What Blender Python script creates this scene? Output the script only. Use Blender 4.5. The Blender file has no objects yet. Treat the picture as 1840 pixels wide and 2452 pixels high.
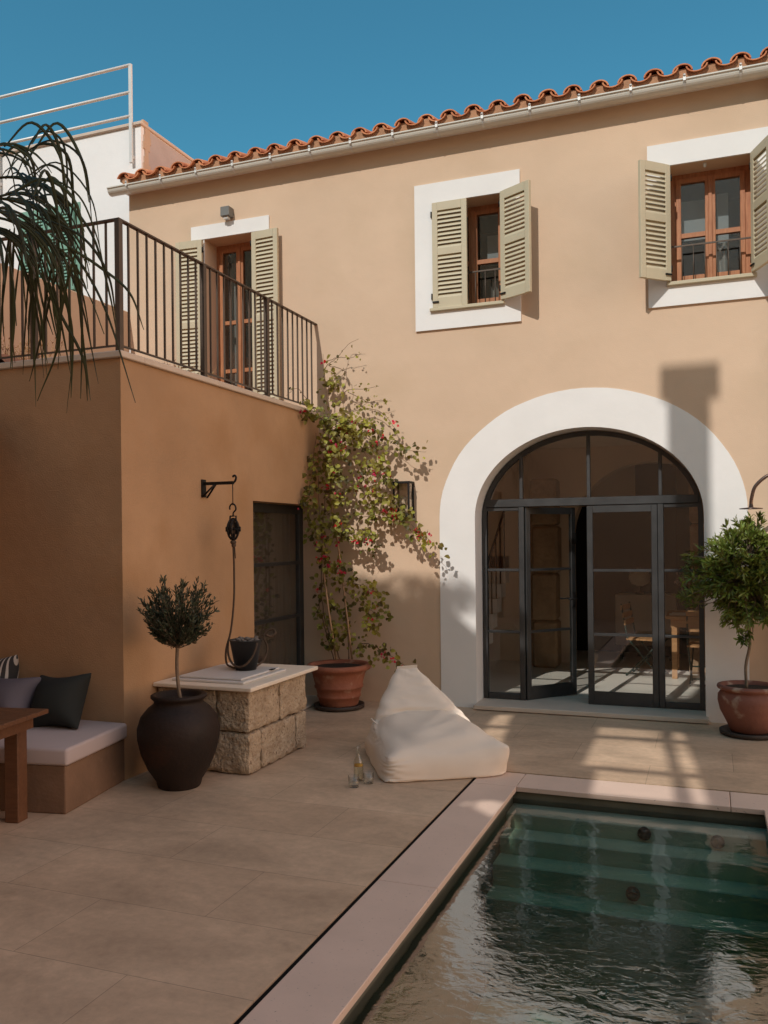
import bpy, math, random
import numpy as np
from mathutils import Vector, Matrix, geometry, noise
R = math.radians
scene = bpy.context.scene
col = scene.collection
rnd = random.Random(7)

# ------------------------------------------------------------------ camera
H = 1.75; F = 2055.5; CYP = 1290.45; YAW = -.3639; ROLL = -.0106
cam_d = bpy.data.cameras.new('camera'); cam = bpy.data.objects.new('camera', cam_d); col.objects.link(cam)
cam_d.sensor_fit = 'VERTICAL'; cam_d.sensor_height = 24.0 * 2452 / 1840
cam_d.lens = 24.0 * F / 1840
cam_d.shift_y = (CYP - 1226) / 2452
cam_d.clip_start = .05; cam_d.clip_end = 500
Rz_ = Matrix(((math.cos(YAW), -math.sin(YAW), 0), (math.sin(YAW), math.cos(YAW), 0), (0, 0, 1)))
B_ = Matrix(((1, 0, 0), (0, 0, -1), (0, 1, 0)))
Rr_ = Matrix(((math.cos(ROLL), -math.sin(ROLL), 0), (math.sin(ROLL), math.cos(ROLL), 0), (0, 0, 1)))
RM = Rr_ @ B_ @ Rz_                                   # world -> (right, down, forward)
W2C = Matrix(((1, 0, 0), (0, -1, 0), (0, 0, -1))) @ RM
cam.matrix_world = Matrix.Translation((0, 0, H)) @ W2C.transposed().to_4x4()
scene.camera = cam
RMT = RM.transposed()
def ray(x, y): return RMT @ Vector(((x - 920) / F, (y - CYP) / F, 1))
def at(x, y, Y):                                      # survey point of the photo on the wall plane y = Y
    d = ray(x, y); return Vector((0, 0, H)) + d * (Y / d.y)
def atx(x, y, X):
    d = ray(x, y); return Vector((0, 0, H)) + d * (X / d.x)

# ------------------------------------------------------------------ light
SUN = Vector((.14, 1, -.95)).normalized()
elev = math.asin(-SUN.z); back = -SUN
w = bpy.data.worlds.new('World'); scene.world = w; w.use_nodes = True
nt = w.node_tree; nt.nodes.clear()
sky = nt.nodes.new('ShaderNodeTexSky'); sky.sky_type = 'NISHITA'; sky.sun_disc = False
sky.sun_elevation = elev; sky.sun_rotation = math.atan2(back.x, back.y)
sky.altitude = 200; sky.air_density = 1.15; sky.dust_density = .6; sky.ozone_density = 1.6
bg = nt.nodes.new('ShaderNodeBackground'); bg.inputs[1].default_value = .08
wo = nt.nodes.new('ShaderNodeOutputWorld')
tm = nt.nodes.new('ShaderNodeMix'); tm.data_type = 'RGBA'; tm.blend_type = 'MULTIPLY'; tm.inputs[0].default_value = 1; 
# deep teal overhead and to the north, warm eastern glow added as fill for the shaded courtyard
tcw = nt.nodes.new('ShaderNodeTexCoord'); dp = nt.nodes.new('ShaderNodeVectorMath'); dp.operation = 'DOT_PRODUCT'; dp.inputs[1].default_value = tuple(Vector((.88, .20, .45)).normalized())
mrw = nt.nodes.new('ShaderNodeMapRange'); mrw.interpolation_type = 'SMOOTHSTEP'; mrw.inputs[1].default_value = .50; mrw.inputs[2].default_value = .92
tw = nt.nodes.new('ShaderNodeMix'); tw.data_type = 'RGBA'; tw.inputs[6].default_value = (.40, 1.03, 1.0, 1); tw.inputs[7].default_value = (8.6, 4.6, 2.8, 1)
nt.links.new(tcw.outputs['Generated'], dp.inputs[0]); nt.links.new(dp.outputs['Value'], mrw.inputs[0]); nt.links.new(mrw.outputs[0], tw.inputs[0]); nt.links.new(tw.outputs[2], tm.inputs[7])
nt.links.new(sky.outputs[0], tm.inputs[6]); nt.links.new(tm.outputs[2], bg.inputs[0]); nt.links.new(bg.outputs[0], wo.inputs[0])
sl = bpy.data.lights.new('sun', 'SUN'); sl.energy = 2.0; sl.angle = R(.25); sl.color = (1, .965, .925)
so = bpy.data.objects.new('sun', sl); col.objects.link(so)
so.rotation_euler = SUN.to_track_quat('-Z', 'Y').to_euler()
scene.view_settings.view_transform = 'Standard'; scene.view_settings.look = 'None'
scene.view_settings.exposure = .50; scene.view_settings.gamma = 1
try:
    scene.cycles.max_bounces = 12; scene.cycles.diffuse_bounces = 6
    scene.cycles.transparent_max_bounces = 24; scene.cycles.caustics_reflective = False; scene.cycles.caustics_refractive = False
except Exception: pass

# ------------------------------------------------------------------ materials
def _n(nt, t, **k):
    n = nt.nodes.new(t)
    for a, b in k.items(): setattr(n, a, b)
    return n
def mat(name, c, rough=.8, var=.08, vscale=3, bump=0, bscale=60, b2=None, metal=0, spec=.4, c2=None, trans=0, island=0, spots=None, stretch=None, bdist=.01, detail=6):
    m = bpy.data.materials.new(name); m.use_nodes = True; nt = m.node_tree; L = nt.links.new
    p = nt.nodes['Principled BSDF']
    p.inputs['Roughness'].default_value = rough; p.inputs['Metallic'].default_value = metal
    p.inputs['Specular IOR Level'].default_value = spec
    tc = _n(nt, 'ShaderNodeTexCoord'); src = tc.outputs['Object']
    if stretch:
        mp = _n(nt, 'ShaderNodeMapping'); mp.inputs['Scale'].default_value = stretch; L(src, mp.inputs[0]); vsrc = mp.outputs[0]
    else: vsrc = src
    nz = _n(nt, 'ShaderNodeTexNoise'); nz.inputs['Scale'].default_value = vscale; nz.inputs['Detail'].default_value = detail; nz.inputs['Roughness'].default_value = .6
    L(vsrc, nz.inputs['Vector'])
    cr = _n(nt, 'ShaderNodeValToRGB'); cr.color_ramp.elements[0].position = .28; cr.color_ramp.elements[1].position = .72
    a = [max(0, x * (1 - var)) for x in c]; b = [min(1, x * (1 + var)) for x in c]
    if c2: a, b = list(c), list(c2)
    cr.color_ramp.elements[0].color = (*a, 1); cr.color_ramp.elements[1].color = (*b, 1)
    L(nz.outputs['Fac'], cr.inputs[0]); out = cr.outputs[0]
    if spots:
        n2 = _n(nt, 'ShaderNodeTexNoise'); n2.inputs['Scale'].default_value = spots[0]; n2.inputs['Detail'].default_value = 4; L(src, n2.inputs['Vector'])
        r2 = _n(nt, 'ShaderNodeMapRange'); r2.inputs[1].default_value = spots[1]; r2.inputs[2].default_value = spots[1] + spots[3]; L(n2.outputs['Fac'], r2.inputs[0])
        mx = _n(nt, 'ShaderNodeMix', data_type='RGBA'); L(r2.outputs[0], mx.inputs[0]); L(out, mx.inputs[6]); mx.inputs[7].default_value = (*spots[2], 1); out = mx.outputs[2]
    if island:
        ge = _n(nt, 'ShaderNodeNewGeometry'); hs = _n(nt, 'ShaderNodeHueSaturation')
        mr = _n(nt, 'ShaderNodeMapRange'); mr.inputs[3].default_value = 1 - island; mr.inputs[4].default_value = 1 + island
        L(ge.outputs['Random Per Island'], mr.inputs[0]); L(mr.outputs[0], hs.inputs['Value'])
        mh = _n(nt, 'ShaderNodeMapRange'); mh.inputs[3].default_value = .5 - island * .06; mh.inputs[4].default_value = .5 + island * .04
        L(ge.outputs['Random Per Island'], mh.inputs[0]); L(mh.outputs[0], hs.inputs['Hue'])
        L(out, hs.inputs['Color']); out = hs.outputs[0]
    L(out, p.inputs['Base Color'])
    rr = _n(nt, 'ShaderNodeMapRange'); rr.inputs[3].default_value = max(0, rough - .08); rr.inputs[4].default_value = min(1, rough + .08)
    L(nz.outputs['Fac'], rr.inputs[0]); L(rr.outputs[0], p.inputs['Roughness'])
    if bump:
        nb = _n(nt, 'ShaderNodeTexNoise'); nb.inputs['Scale'].default_value = bscale; nb.inputs['Detail'].default_value = 5; L(src, nb.inputs['Vector'])
        bp = _n(nt, 'ShaderNodeBump'); bp.inputs['Strength'].default_value = bump; bp.inputs['Distance'].default_value = bdist
        L(nb.outputs['Fac'], bp.inputs['Height']); L(bp.outputs[0], p.inputs['Normal'])
        if b2:
            nc = _n(nt, 'ShaderNodeTexNoise'); nc.inputs['Scale'].default_value = b2[0]; nc.inputs['Detail'].default_value = 3; L(src, nc.inputs['Vector'])
            b3 = _n(nt, 'ShaderNodeBump'); b3.inputs['Strength'].default_value = 1; b3.inputs['Distance'].default_value = b2[1]
            L(nc.outputs['Fac'], b3.inputs['Height']); L(b3.outputs[0], bp.inputs['Normal'])
    if trans:
        tb = _n(nt, 'ShaderNodeBsdfTranslucent'); ms = _n(nt, 'ShaderNodeMixShader'); ms.inputs[0].default_value = trans
        L(out, tb.inputs[0]); L(p.outputs[0], ms.inputs[1]); L(tb.outputs[0], ms.inputs[2])
        L(ms.outputs[0], nt.nodes['Material Output'].inputs[0])
    return m
def glassmat(name, tint=(.9, .93, .92), ior=1.5, boost=1.0):
    m = bpy.data.materials.new(name); m.use_nodes = True; nt = m.node_tree; L = nt.links.new; nt.nodes.clear()
    fr = _n(nt, 'ShaderNodeFresnel'); fr.inputs[0].default_value = ior
    ml = _n(nt, 'ShaderNodeMath', operation='MULTIPLY'); ml.inputs[1].default_value = boost; ml.use_clamp = True
    gl = _n(nt, 'ShaderNodeBsdfGlossy'); gl.inputs['Roughness'].default_value = 0
    tr = _n(nt, 'ShaderNodeBsdfTransparent'); tr.inputs[0].default_value = (*tint, 1)
    ms = _n(nt, 'ShaderNodeMixShader'); o = _n(nt, 'ShaderNodeOutputMaterial')
    tc = _n(nt, 'ShaderNodeTexCoord'); nz = _n(nt, 'ShaderNodeTexNoise'); nz.inputs['Scale'].default_value = 1.5
    bp = _n(nt, 'ShaderNodeBump'); bp.inputs['Strength'].default_value = .05; bp.inputs['Distance'].default_value = .01
    L(tc.outputs['Object'], nz.inputs[0]); L(nz.outputs[0], bp.inputs['Height']); L(bp.outputs[0], gl.inputs['Normal'])
    L(fr.outputs[0], ml.inputs[0]); L(ml.outputs[0], ms.inputs[0]); L(tr.outputs[0], ms.inputs[1]); L(gl.outputs[0], ms.inputs[2]); L(ms.outputs[0], o.inputs[0])
    ge = _n(nt, 'ShaderNodeNewGeometry'); mi = _n(nt, 'ShaderNodeMapRange'); mi.inputs[3].default_value = ior; mi.inputs[4].default_value = 1 / ior
    L(ge.outputs['Backfacing'], mi.inputs[0]); L(mi.outputs[0], fr.inputs[0])      # same reflectance from both sides of the thin glass
    return m
M = {}
M['stucco'] = mat('ochre_stucco', (.655, .47, .325), .92, .085, .55, .35, 120, b2=(2.6, .010), bdist=.005, spec=.2, detail=9, spots=(1.3, .52, (.60, .43, .29), .25))
M['stucco2'] = mat('ochre_stucco_annex_shaded', (.44, .27, .15), .92, .16, .8, .5, 90, b2=(3, .014), bdist=.006, spec=.2, detail=9, spots=(1.7, .5, (.40, .23, .115), .3))  # annex shade put into a darker, more saturated stucco colour
M['white'] = mat('white_render', (.80, .765, .72), .9, .05, 1.2, .2, 90, b2=(3, .006), bdist=.003, spec=.2)
M['whitehouse'] = mat('neighbour_white_render', (.84, .80, .76), .92, .05, .7, .2, 50, b2=(2.5, .012), bdist=.005, spec=.2)
M['beigewall'] = mat('beige_render', (.56, .40, .28), .92, .08, 1.5, .3, 60, spec=.2)
M['tile'] = mat('terracotta_tile', (.42, .12, .045), .75, .3, 5, .5, 50, c2=(.70, .29, .13), spec=.3)
M['gutter'] = mat('cream_gutter', (.62, .58, .50), .4, .04, 3, 0)
M['metalw'] = mat('pale_steel', (.66, .64, .60), .45, .05, 4, 0, metal=.2)
M['shutter'] = mat('olive_cream_paint', (.53, .45, .305), .55, .05, 4, .15, 30, bdist=.002)
M['greens'] = mat('mint_green_paint', (.20, .36, .27), .6, .1, 4, .15, 30, bdist=.002)
M['wood'] = mat('orange_pine', (.33, .115, .045), .5, .2, 6, .2, 40, stretch=(8, 8, 1), c2=(.52, .225, .10), bdist=.002)
M['teak'] = mat('teak', (.10, .042, .02), .5, .2, 5, .25, 40, stretch=(1.2, 9, 9), c2=(.155, .07, .033), bdist=.002)
M['tablewood'] = mat('oak', (.45, .22, .09), .5, .2, 5, .2, 40, stretch=(1.2, 9, 9), c2=(.6, .33, .15))
M['iron'] = mat('black_iron', (.018, .016, .015), .55, .3, 12, .4, 90, metal=.5, bdist=.002)
M['railing'] = mat('bronze_railing_paint', (.10, .072, .052), .5, .15, 6, .1, 60, metal=.3)
M['steel'] = mat('dark_steel_frame', (.085, .085, .084), .50, .15, 6, .05, 30, metal=.9, spec=.5)
M['glass'] = glassmat('window_glass', (.985, .99, .985), boost=2.0)
M['glassup'] = glassmat('upper_window_glass', (.88, .91, .91), boost=2.4)
M['floor'] = None
M['coping'] = mat('pinkish_limestone', (.66, .485, .38), .62, .08, 2.2, .12, 90, spots=(60, .66, (.34, .24, .20), .08), bdist=.002)
M['sill'] = mat('pale_limestone', (.60, .49, .39), .6, .07, 4, .1, 60, bdist=.002)
M['slabtop'] = mat('cream_stone_slab', (.82, .71, .57), .55, .06, 4, .1, 60, bdist=.002)
M['hatch'] = mat('white_hatch', (.62, .59, .55), .45, .04, 5, 0)
M['terra'] = mat('terracotta_pot', (.26, .08, .042), .72, .2, 5, .4, 40, c2=(.38, .145, .08), spots=(6, .60, (.50, .30, .20), .15))
M['terra2'] = mat('weathered_terracotta_pot', (.17, .060, .040), .7, .2, 4, .4, 40, c2=(.26, .105, .07), spots=(5, .58, (.46, .36, .27), .12))
M['urn'] = mat('dark_clay_urn', (.014, .010, .008), .6, .3, 3, .35, 30, c2=(.03, .017, .012), spots=(2.2, .62, (.085, .03, .016), .16), spec=.25)
M['saucer'] = mat('dark_saucer', (.045, .03, .022), .6, .2, 6, .2, 50)
M['soil'] = mat('potting_soil', (.035, .022, .014), .95, .4, 40, 1, 60)
M['canvas'] = mat('natural_cotton_canvas', (.82, .70, .57), .9, .04, 3, .12, 500, bdist=.001, spec=.2)
M['cushion'] = mat('pale_outdoor_cushion', (.46, .38, .36), .85, .04, 3, .1, 400, bdist=.001)
M['charcoal'] = mat('charcoal_linen', (.018, .021, .019), .9, .1, 5, .2, 400, bdist=.001)
M['lavgrey'] = mat('grey_linen', (.115, .105, .125), .9, .1, 5, .2, 400, bdist=.001)
M['barkm'] = mat('bark', (.16, .11, .075), .85, .25, 12, .6, 50, c2=(.25, .18, .12))
M['cane'] = mat('bamboo_cane', (.40, .23, .12), .6, .2, 10, .2, 40)
M['vinestem'] = mat('vine_stem', (.17, .10, .06), .8, .3, 10, .3, 60)
M['leafb'] = mat('bougainvillea_leaf', (.09, .10, .018), .5, .3, 3.5, 0, c2=(.42, .35, .06), trans=.38, island=.6)
M['bract'] = mat('pink_bract', (.72, .035, .06), .6, .2, 5, 0, trans=.4, island=.3)
M['leafbay'] = mat('bay_leaf', (.065, .11, .016), .34, .3, 5, 0, c2=(.27, .31, .06), trans=.25, island=.45, spec=.5)
M['leafol'] = mat('olive_leaf', (.045, .055, .028), .5, .2, 5, 0, c2=(.085, .095, .055), trans=.15, island=.4)
M['palm'] = mat('palm_leaf', (.022, .029, .010), .45, .3, 3, 0, c2=(.055, .06, .022), trans=.25, island=.4)
M['dry'] = mat('dry_brush', (.30, .17, .07), .9, .3, 6, 0, c2=(.45, .28, .13), island=.4)
M['earth'] = mat('red_earth', (.36, .15, .08), .95, .25, 4, .9, 14, bdist=.04)
M['rope'] = mat('rope', (.085, .055, .035), .9, .3, 30, .8, 120, bdist=.004)
M['bucket'] = mat('black_bucket', (.02, .018, .017), .5, .2, 8, .15, 30)
M['curtain'] = mat('pale_curtain', (.36, .32, .28), .9, .05, 3, .1, 100)
M['pane_reflection'] = mat('grey_pane_reflection', (.42, .42, .41), .8, .05, 3, 0)
M['dark'] = mat('unlit_room_dark', (.035, .03, .027), .9, .1, 2, 0)  # darkness of unlit rooms put into the colour
M['inter'] = mat('interior_plaster', (.76, .58, .42), .9, .06, 1.5, .1, 60)
M['ifloor'] = mat('interior_stone_floor', (.66, .61, .52), .4, .06, 1.5, .05, 30)
M['green'] = mat('green_chair_paint', (.02, .045, .035), .5, .1, 5, 0)
M['lampw'] = mat('paper_lamp', (.62, .52, .38), .8, .03, 3, 0, trans=.3)
M['opp'] = mat('courtyard_wall_render', (.52, .39, .28), .9, .08, 1, .2, 80)
M['bottleglass'] = glassmat('clear_bottle_glass', (.975, .985, .975), boost=1.3)
M['oil'] = mat('lemon_slice', (.75, .42, .05), .4, .1, 8, 0, trans=.4)
M['chrome'] = mat('brushed_bronze', (.16, .11, .09), .28, .1, 8, 0, metal=.9)
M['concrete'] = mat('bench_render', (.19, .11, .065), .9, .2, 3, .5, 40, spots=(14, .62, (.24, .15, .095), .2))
M['pool'] = mat('dark_green_pool_lining', (.74, .68, .48), .55, .14, 2.5, .15, 30)
# travertine paving with faint joints
def paving():
    m = bpy.data.materials.new('sand_stone_paving'); m.use_nodes = True; nt = m.node_tree; L = nt.links.new; p = nt.nodes['Principled BSDF']
    tc = _n(nt, 'ShaderNodeTexCoord'); mp = _n(nt, 'ShaderNodeMapping'); mp.inputs['Location'].default_value = (2.22, -2.865, 0); L(tc.outputs['Object'], mp.inputs[0])
    br = _n(nt, 'ShaderNodeTexBrick'); br.inputs['Scale'].default_value = 1; br.inputs['Brick Width'].default_value = 1.18; br.inputs['Row Height'].default_value = .568
    br.inputs['Mortar Size'].default_value = .0022; br.inputs['Mortar Smooth'].default_value = .3; br.offset = .5
    br.inputs['Color1'].default_value = (.56, .385, .25, 1); br.inputs['Color2'].default_value = (.61, .43, .285, 1); br.inputs['Mortar'].default_value = (.33, .235, .155, 1)
    L(mp.outputs[0], br.inputs[0])
    n1 = _n(nt, 'ShaderNodeTexNoise'); n1.inputs['Scale'].default_value = 1.7; n1.inputs['Detail'].default_value = 10; n1.inputs['Roughness'].default_value = .7; n1.inputs['Distortion'].default_value = .4
    ms = _n(nt, 'ShaderNodeMapping'); ms.inputs['Scale'].default_value = (.8, 1.3, 1); L(tc.outputs['Object'], ms.inputs[0]); L(ms.outputs[0], n1.inputs[0])
    r1 = _n(nt, 'ShaderNodeMapRange'); r1.inputs[1].default_value = .3; r1.inputs[2].default_value = .7; r1.inputs[3].default_value = .70; r1.inputs[4].default_value = 1.17; L(n1.outputs[0], r1.inputs[0])
    n2 = _n(nt, 'ShaderNodeTexNoise'); n2.inputs['Scale'].default_value = 16; n2.inputs['Detail'].default_value = 9; n2.inputs['Roughness'].default_value = .7; L(tc.outputs['Object'], n2.inputs[0])
    r2 = _n(nt, 'ShaderNodeMapRange'); r2.inputs[1].default_value = .3; r2.inputs[2].default_value = .7; r2.inputs[3].default_value = .86; r2.inputs[4].default_value = 1.09; L(n2.outputs[0], r2.inputs[0])
    mu = _n(nt, 'ShaderNodeMath', operation='MULTIPLY'); L(r1.outputs[0], mu.inputs[0]); L(r2.outputs[0], mu.inputs[1])
    vm = _n(nt, 'ShaderNodeVectorMath', operation='SCALE'); L(br.outputs[0], vm.inputs[0]); L(mu.outputs[0], vm.inputs['Scale'])
    L(vm.outputs[0], p.inputs['Base Color'])
    rr = _n(nt, 'ShaderNodeMapRange'); rr.inputs[3].default_value = .42; rr.inputs[4].default_value = .68; L(n1.outputs[0], rr.inputs[0]); L(rr.outputs[0], p.inputs['Roughness'])
    bp = _n(nt, 'ShaderNodeBump'); bp.inputs['Strength'].default_value = .3; bp.inputs['Distance'].default_value = .002
    sb = _n(nt, 'ShaderNodeMath', operation='SUBTRACT'); L(n2.outputs[0], sb.inputs[0]); L(br.outputs['Fac'], sb.inputs[1]); L(sb.outputs[0], bp.inputs['Height']); L(bp.outputs[0], p.inputs['Normal'])
    return m
M['floor'] = paving()
def watermat():
    m = bpy.data.materials.new('pool_water'); m.use_nodes = True; nt = m.node_tree; L = nt.links.new; nt.nodes.clear()
    tc = _n(nt, 'ShaderNodeTexCoord')
    def ns(sc, st, d=2, dist=0):
        mp = _n(nt, 'ShaderNodeMapping'); mp.inputs['Scale'].default_value = st; L(tc.outputs['Object'], mp.inputs[0])
        n = _n(nt, 'ShaderNodeTexNoise'); n.inputs['Scale'].default_value = sc; n.inputs['Detail'].default_value = d; n.inputs['Distortion'].default_value = dist; L(mp.outputs[0], n.inputs[0]); return n
    a = ns(2.6, (1, 1.3, 1), 2, .6); b = ns(14, (1, 1.6, 1), 3, 1.0); cmod = ns(1.1, (1, 1, 1), 2, .5)
    m1 = _n(nt, 'ShaderNodeMath', operation='MULTIPLY'); m1.inputs[1].default_value = .0062; L(a.outputs[0], m1.inputs[0])
    # breezy and calm areas of the surface; it lies calmer against the far steps
    rc_ = _n(nt, 'ShaderNodeMapRange'); rc_.inputs[1].default_value = .35; rc_.inputs[2].default_value = .65; rc_.inputs[3].default_value = .0008; rc_.inputs[4].default_value = .0021; L(cmod.outputs[0], rc_.inputs[0])
    sx = _n(nt, 'ShaderNodeSeparateXYZ'); L(tc.outputs['Object'], sx.inputs[0]); ry = _n(nt, 'ShaderNodeMapRange'); ry.inputs[1].default_value = 4.2; ry.inputs[2].default_value = 5.9; ry.inputs[3].default_value = 1; ry.inputs[4].default_value = .45; L(sx.outputs[1], ry.inputs[0])
    mm = _n(nt, 'ShaderNodeMath', operation='MULTIPLY'); L(rc_.outputs[0], mm.inputs[0]); L(ry.outputs[0], mm.inputs[1])
    m2 = _n(nt, 'ShaderNodeMath', operation='MULTIPLY_ADD'); L(mm.outputs[0], m2.inputs[1]); L(b.outputs[0], m2.inputs[0]); L(m1.outputs[0], m2.inputs[2])
    bp = _n(nt, 'ShaderNodeBump'); bp.inputs['Strength'].default_value = 1; bp.inputs['Distance'].default_value = 1; L(m2.outputs[0], bp.inputs['Height'])
    fr = _n(nt, 'ShaderNodeFresnel'); fr.inputs[0].default_value = 1.33; L(bp.outputs[0], fr.inputs['Normal'])
    ml = _n(nt, 'ShaderNodeMath', operation='MULTIPLY_ADD'); ml.inputs[1].default_value = .6; ml.inputs[2].default_value = .29; ml.use_clamp = True; L(fr.outputs[0], ml.inputs[0])
    gl = _n(nt, 'ShaderNodeBsdfGlossy'); gl.inputs['Roughness'].default_value = 0; L(bp.outputs[0], gl.inputs['Normal'])
    tr = _n(nt, 'ShaderNodeBsdfTransparent'); tr.inputs[0].default_value = (.97, .99, .98, 1)
    ms = _n(nt, 'ShaderNodeMixShader'); o = _n(nt, 'ShaderNodeOutputMaterial')
    L(ml.outputs[0], ms.inputs[0]); L(tr.outputs[0], ms.inputs[1]); L(gl.outputs[0], ms.inputs[2]); L(ms.outputs[0], o.inputs[0])
    va = _n(nt, 'ShaderNodeVolumeAbsorption'); va.inputs[0].default_value = (.02, .62, .56, 1); va.inputs[1].default_value = 1.25; L(va.outputs[0], o.inputs[1])
    return m
M['water'] = watermat()

# ------------------------------------------------------------------ mesh helpers
class MB:
    def __init__(s): s.v = []; s.f = []; s.smooth = []
    def add(s, vs, fs, sm=False):
        o = len(s.v); s.v += [tuple(v) for v in vs]; s.f += [tuple(i + o for i in f) for f in fs]; s.smooth += [sm] * len(fs); return s
    def box(s, x0, y0, z0, x1, y1, z1, mtx=None, bev=0):
        x0, x1 = sorted((x0, x1)); y0, y1 = sorted((y0, y1)); z0, z1 = sorted((z0, z1))
        b = min(bev, (x1 - x0) * .45, (y1 - y0) * .45, (z1 - z0) * .45)
        if b <= 0:
            vs = [(x, y, z) for z in (z0, z1) for x, y in ((x0, y0), (x1, y0), (x1, y1), (x0, y1))]
            fs = [(3, 2, 1, 0), (4, 5, 6, 7), (0, 1, 5, 4), (1, 2, 6, 5), (2, 3, 7, 6), (3, 0, 4, 7)]
        else:
            vs = []; idx = {}
            for i, X in enumerate((x0, x1)):
                for j, Y in enumerate((y0, y1)):
                    for k, Z in enumerate((z0, z1)):
                        sx, sy, sz = (1 - 2 * i) * b, (1 - 2 * j) * b, (1 - 2 * k) * b
                        idx[i, j, k, 0] = len(vs); vs.append((X, Y + sy, Z + sz))
                        idx[i, j, k, 1] = len(vs); vs.append((X + sx, Y, Z + sz))
                        idx[i, j, k, 2] = len(vs); vs.append((X + sx, Y + sy, Z))
            I = idx; fs = []
            for i in (0, 1): fs.append([I[i, 0, 0, 0], I[i, 1, 0, 0], I[i, 1, 1, 0], I[i, 0, 1, 0]][::(-1 if i == 0 else 1)])
            for j in (0, 1): fs.append([I[0, j, 0, 1], I[1, j, 0, 1], I[1, j, 1, 1], I[0, j, 1, 1]][::(1 if j == 0 else -1)])
            for k in (0, 1): fs.append([I[0, 0, k, 2], I[1, 0, k, 2], I[1, 1, k, 2], I[0, 1, k, 2]][::(-1 if k == 0 else 1)])
            for i in (0, 1):
                for j in (0, 1): fs.append([I[i, j, 0, 0], I[i, j, 0, 1], I[i, j, 1, 1], I[i, j, 1, 0]][::(1 if i == j else -1)])
            for i in (0, 1):
                for k in (0, 1): fs.append([I[i, 0, k, 0], I[i, 0, k, 2], I[i, 1, k, 2], I[i, 1, k, 0]][::(-1 if i == k else 1)])
            for j in (0, 1):
                for k in (0, 1): fs.append([I[0, j, k, 1], I[0, j, k, 2], I[1, j, k, 2], I[1, j, k, 1]][::(1 if j == k else -1)])
            for i in (0, 1):
                for j in (0, 1):
                    for k in (0, 1): fs.append([I[i, j, k, 0], I[i, j, k, 1], I[i, j, k, 2]][::(-1 if (i + j + k) % 2 == 0 else 1)])
        if mtx: vs = [mtx @ Vector(v) for v in vs]
        return s.add(vs, fs)
    def tube(s, pts, r, n=8, cap=True, sm=True):
        pts = [Vector(p) for p in pts]; rs = r if isinstance(r, (list, tuple)) else [r] * len(pts)
        vs = []; fs = []; up = None
        for i, p in enumerate(pts):
            t = (pts[min(i + 1, len(pts) - 1)] - pts[max(i - 1, 0)])
            if t.length < 1e-9: t = Vector((0, 0, 1))
            t.normalize()
            if up is None: up = t.orthogonal().normalized()
            else:
                up = up - t * up.dot(t)
                up = up.normalized() if up.length > 1e-6 else t.orthogonal().normalized()
            b = t.cross(up)
            for k in range(n):
                a = 2 * math.pi * (k + .5) / n; vs.append(p + (up * math.cos(a) + b * math.sin(a)) * rs[i])
        for i in range(len(pts) - 1):
            for k in range(n):
                k2 = (k + 1) % n; fs.append((i * n + k, i * n + k2, (i + 1) * n + k2, (i + 1) * n + k))
        if cap: fs += [tuple(range(n))[::-1], tuple(range((len(pts) - 1) * n, len(pts) * n))]
        return s.add(vs, fs, sm)
    def lathe(s, prof, c=(0, 0, 0), n=48, sm=True, wob=0, seed=0):
        vs = []; fs = []
        for i, (r, z) in enumerate(prof):
            for k in range(n):
                a = 2 * math.pi * k / n
                rr = r * (1 + (wob * noise.noise(Vector((math.cos(a) * 1.3, math.sin(a) * 1.3, z * 2.5 + seed))) if wob else 0))
                vs.append((c[0] + rr * math.cos(a), c[1] + rr * math.sin(a), c[2] + z))
        for i in range(len(prof) - 1):
            for k in range(n):
                k2 = (k + 1) % n; fs.append((i * n + k, i * n + k2, (i + 1) * n + k2, (i + 1) * n + k))
        return s.add(vs, fs, sm)
    def disc(s, c, r, n=32, z=0):
        vs = [(c[0] + r * math.cos(2 * math.pi * k / n), c[1] + r * math.sin(2 * math.pi * k / n), c[2]) for k in range(n)]
        return s.add(vs, [tuple(range(n))])
    def sphere(s, c, r, n=12, sc=(1, 1, 1)):
        vs = [];
        for i in range(n + 1):
            t = math.pi * i / n
            for k in range(2 * n):
                a = math.pi * k / n; vs.append((c[0] + r * sc[0] * math.sin(t) * math.cos(a), c[1] + r * sc[1] * math.sin(t) * math.sin(a), c[2] + r * sc[2] * math.cos(t)))
        fs = [(i * 2 * n + k, (i + 1) * 2 * n + k, (i + 1) * 2 * n + (k + 1) % (2 * n), i * 2 * n + (k + 1) % (2 * n)) for i in range(n) for k in range(2 * n)]
        return s.add(vs, fs, True)
    def mark(s):
        s.marks = getattr(s, 'marks', []) + [(len(s.v), len(s.f))]; return s
    def build_split(s, name, m, parent=None):
        mk = s.marks + [(len(s.v), len(s.f))]
        for (v0, f0), (v1, f1) in zip(mk, mk[1:]):
            p = MB(); p.v = s.v[v0:v1]; p.f = [tuple(i - v0 for i in f) for f in s.f[f0:f1]]; p.smooth = s.smooth[f0:f1]; o = p.build(name, m, parent)
        return o
    def build(s, name, m, parent=None, **tags):
        me = bpy.data.meshes.new(name); me.from_pydata(s.v, [], s.f)
        me.polygons.foreach_set('use_smooth', s.smooth); me.materials.append(m); me.update()
        o = bpy.data.objects.new(name, me); col.objects.link(o)
        if parent is not None:
            o.parent = parent
            mw = parent_world(parent); o.matrix_parent_inverse = mw.inverted()
        for k, v in tags.items(): o[k] = v
        return o
def parent_world(p):
    m = Matrix.LocRotScale(p.location, p.rotation_euler, p.scale)
    if p.parent: m = parent_world(p.parent) @ p.matrix_parent_inverse @ m
    return m
def thing(name, label, cat, loc=(0, 0, 0), group=None):
    o = bpy.data.objects.new(name, None); o.empty_display_size = .1; col.objects.link(o); o.location = loc
    o['label'] = label; o['category'] = cat
    if group: o['group'] = group
    return o
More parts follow.
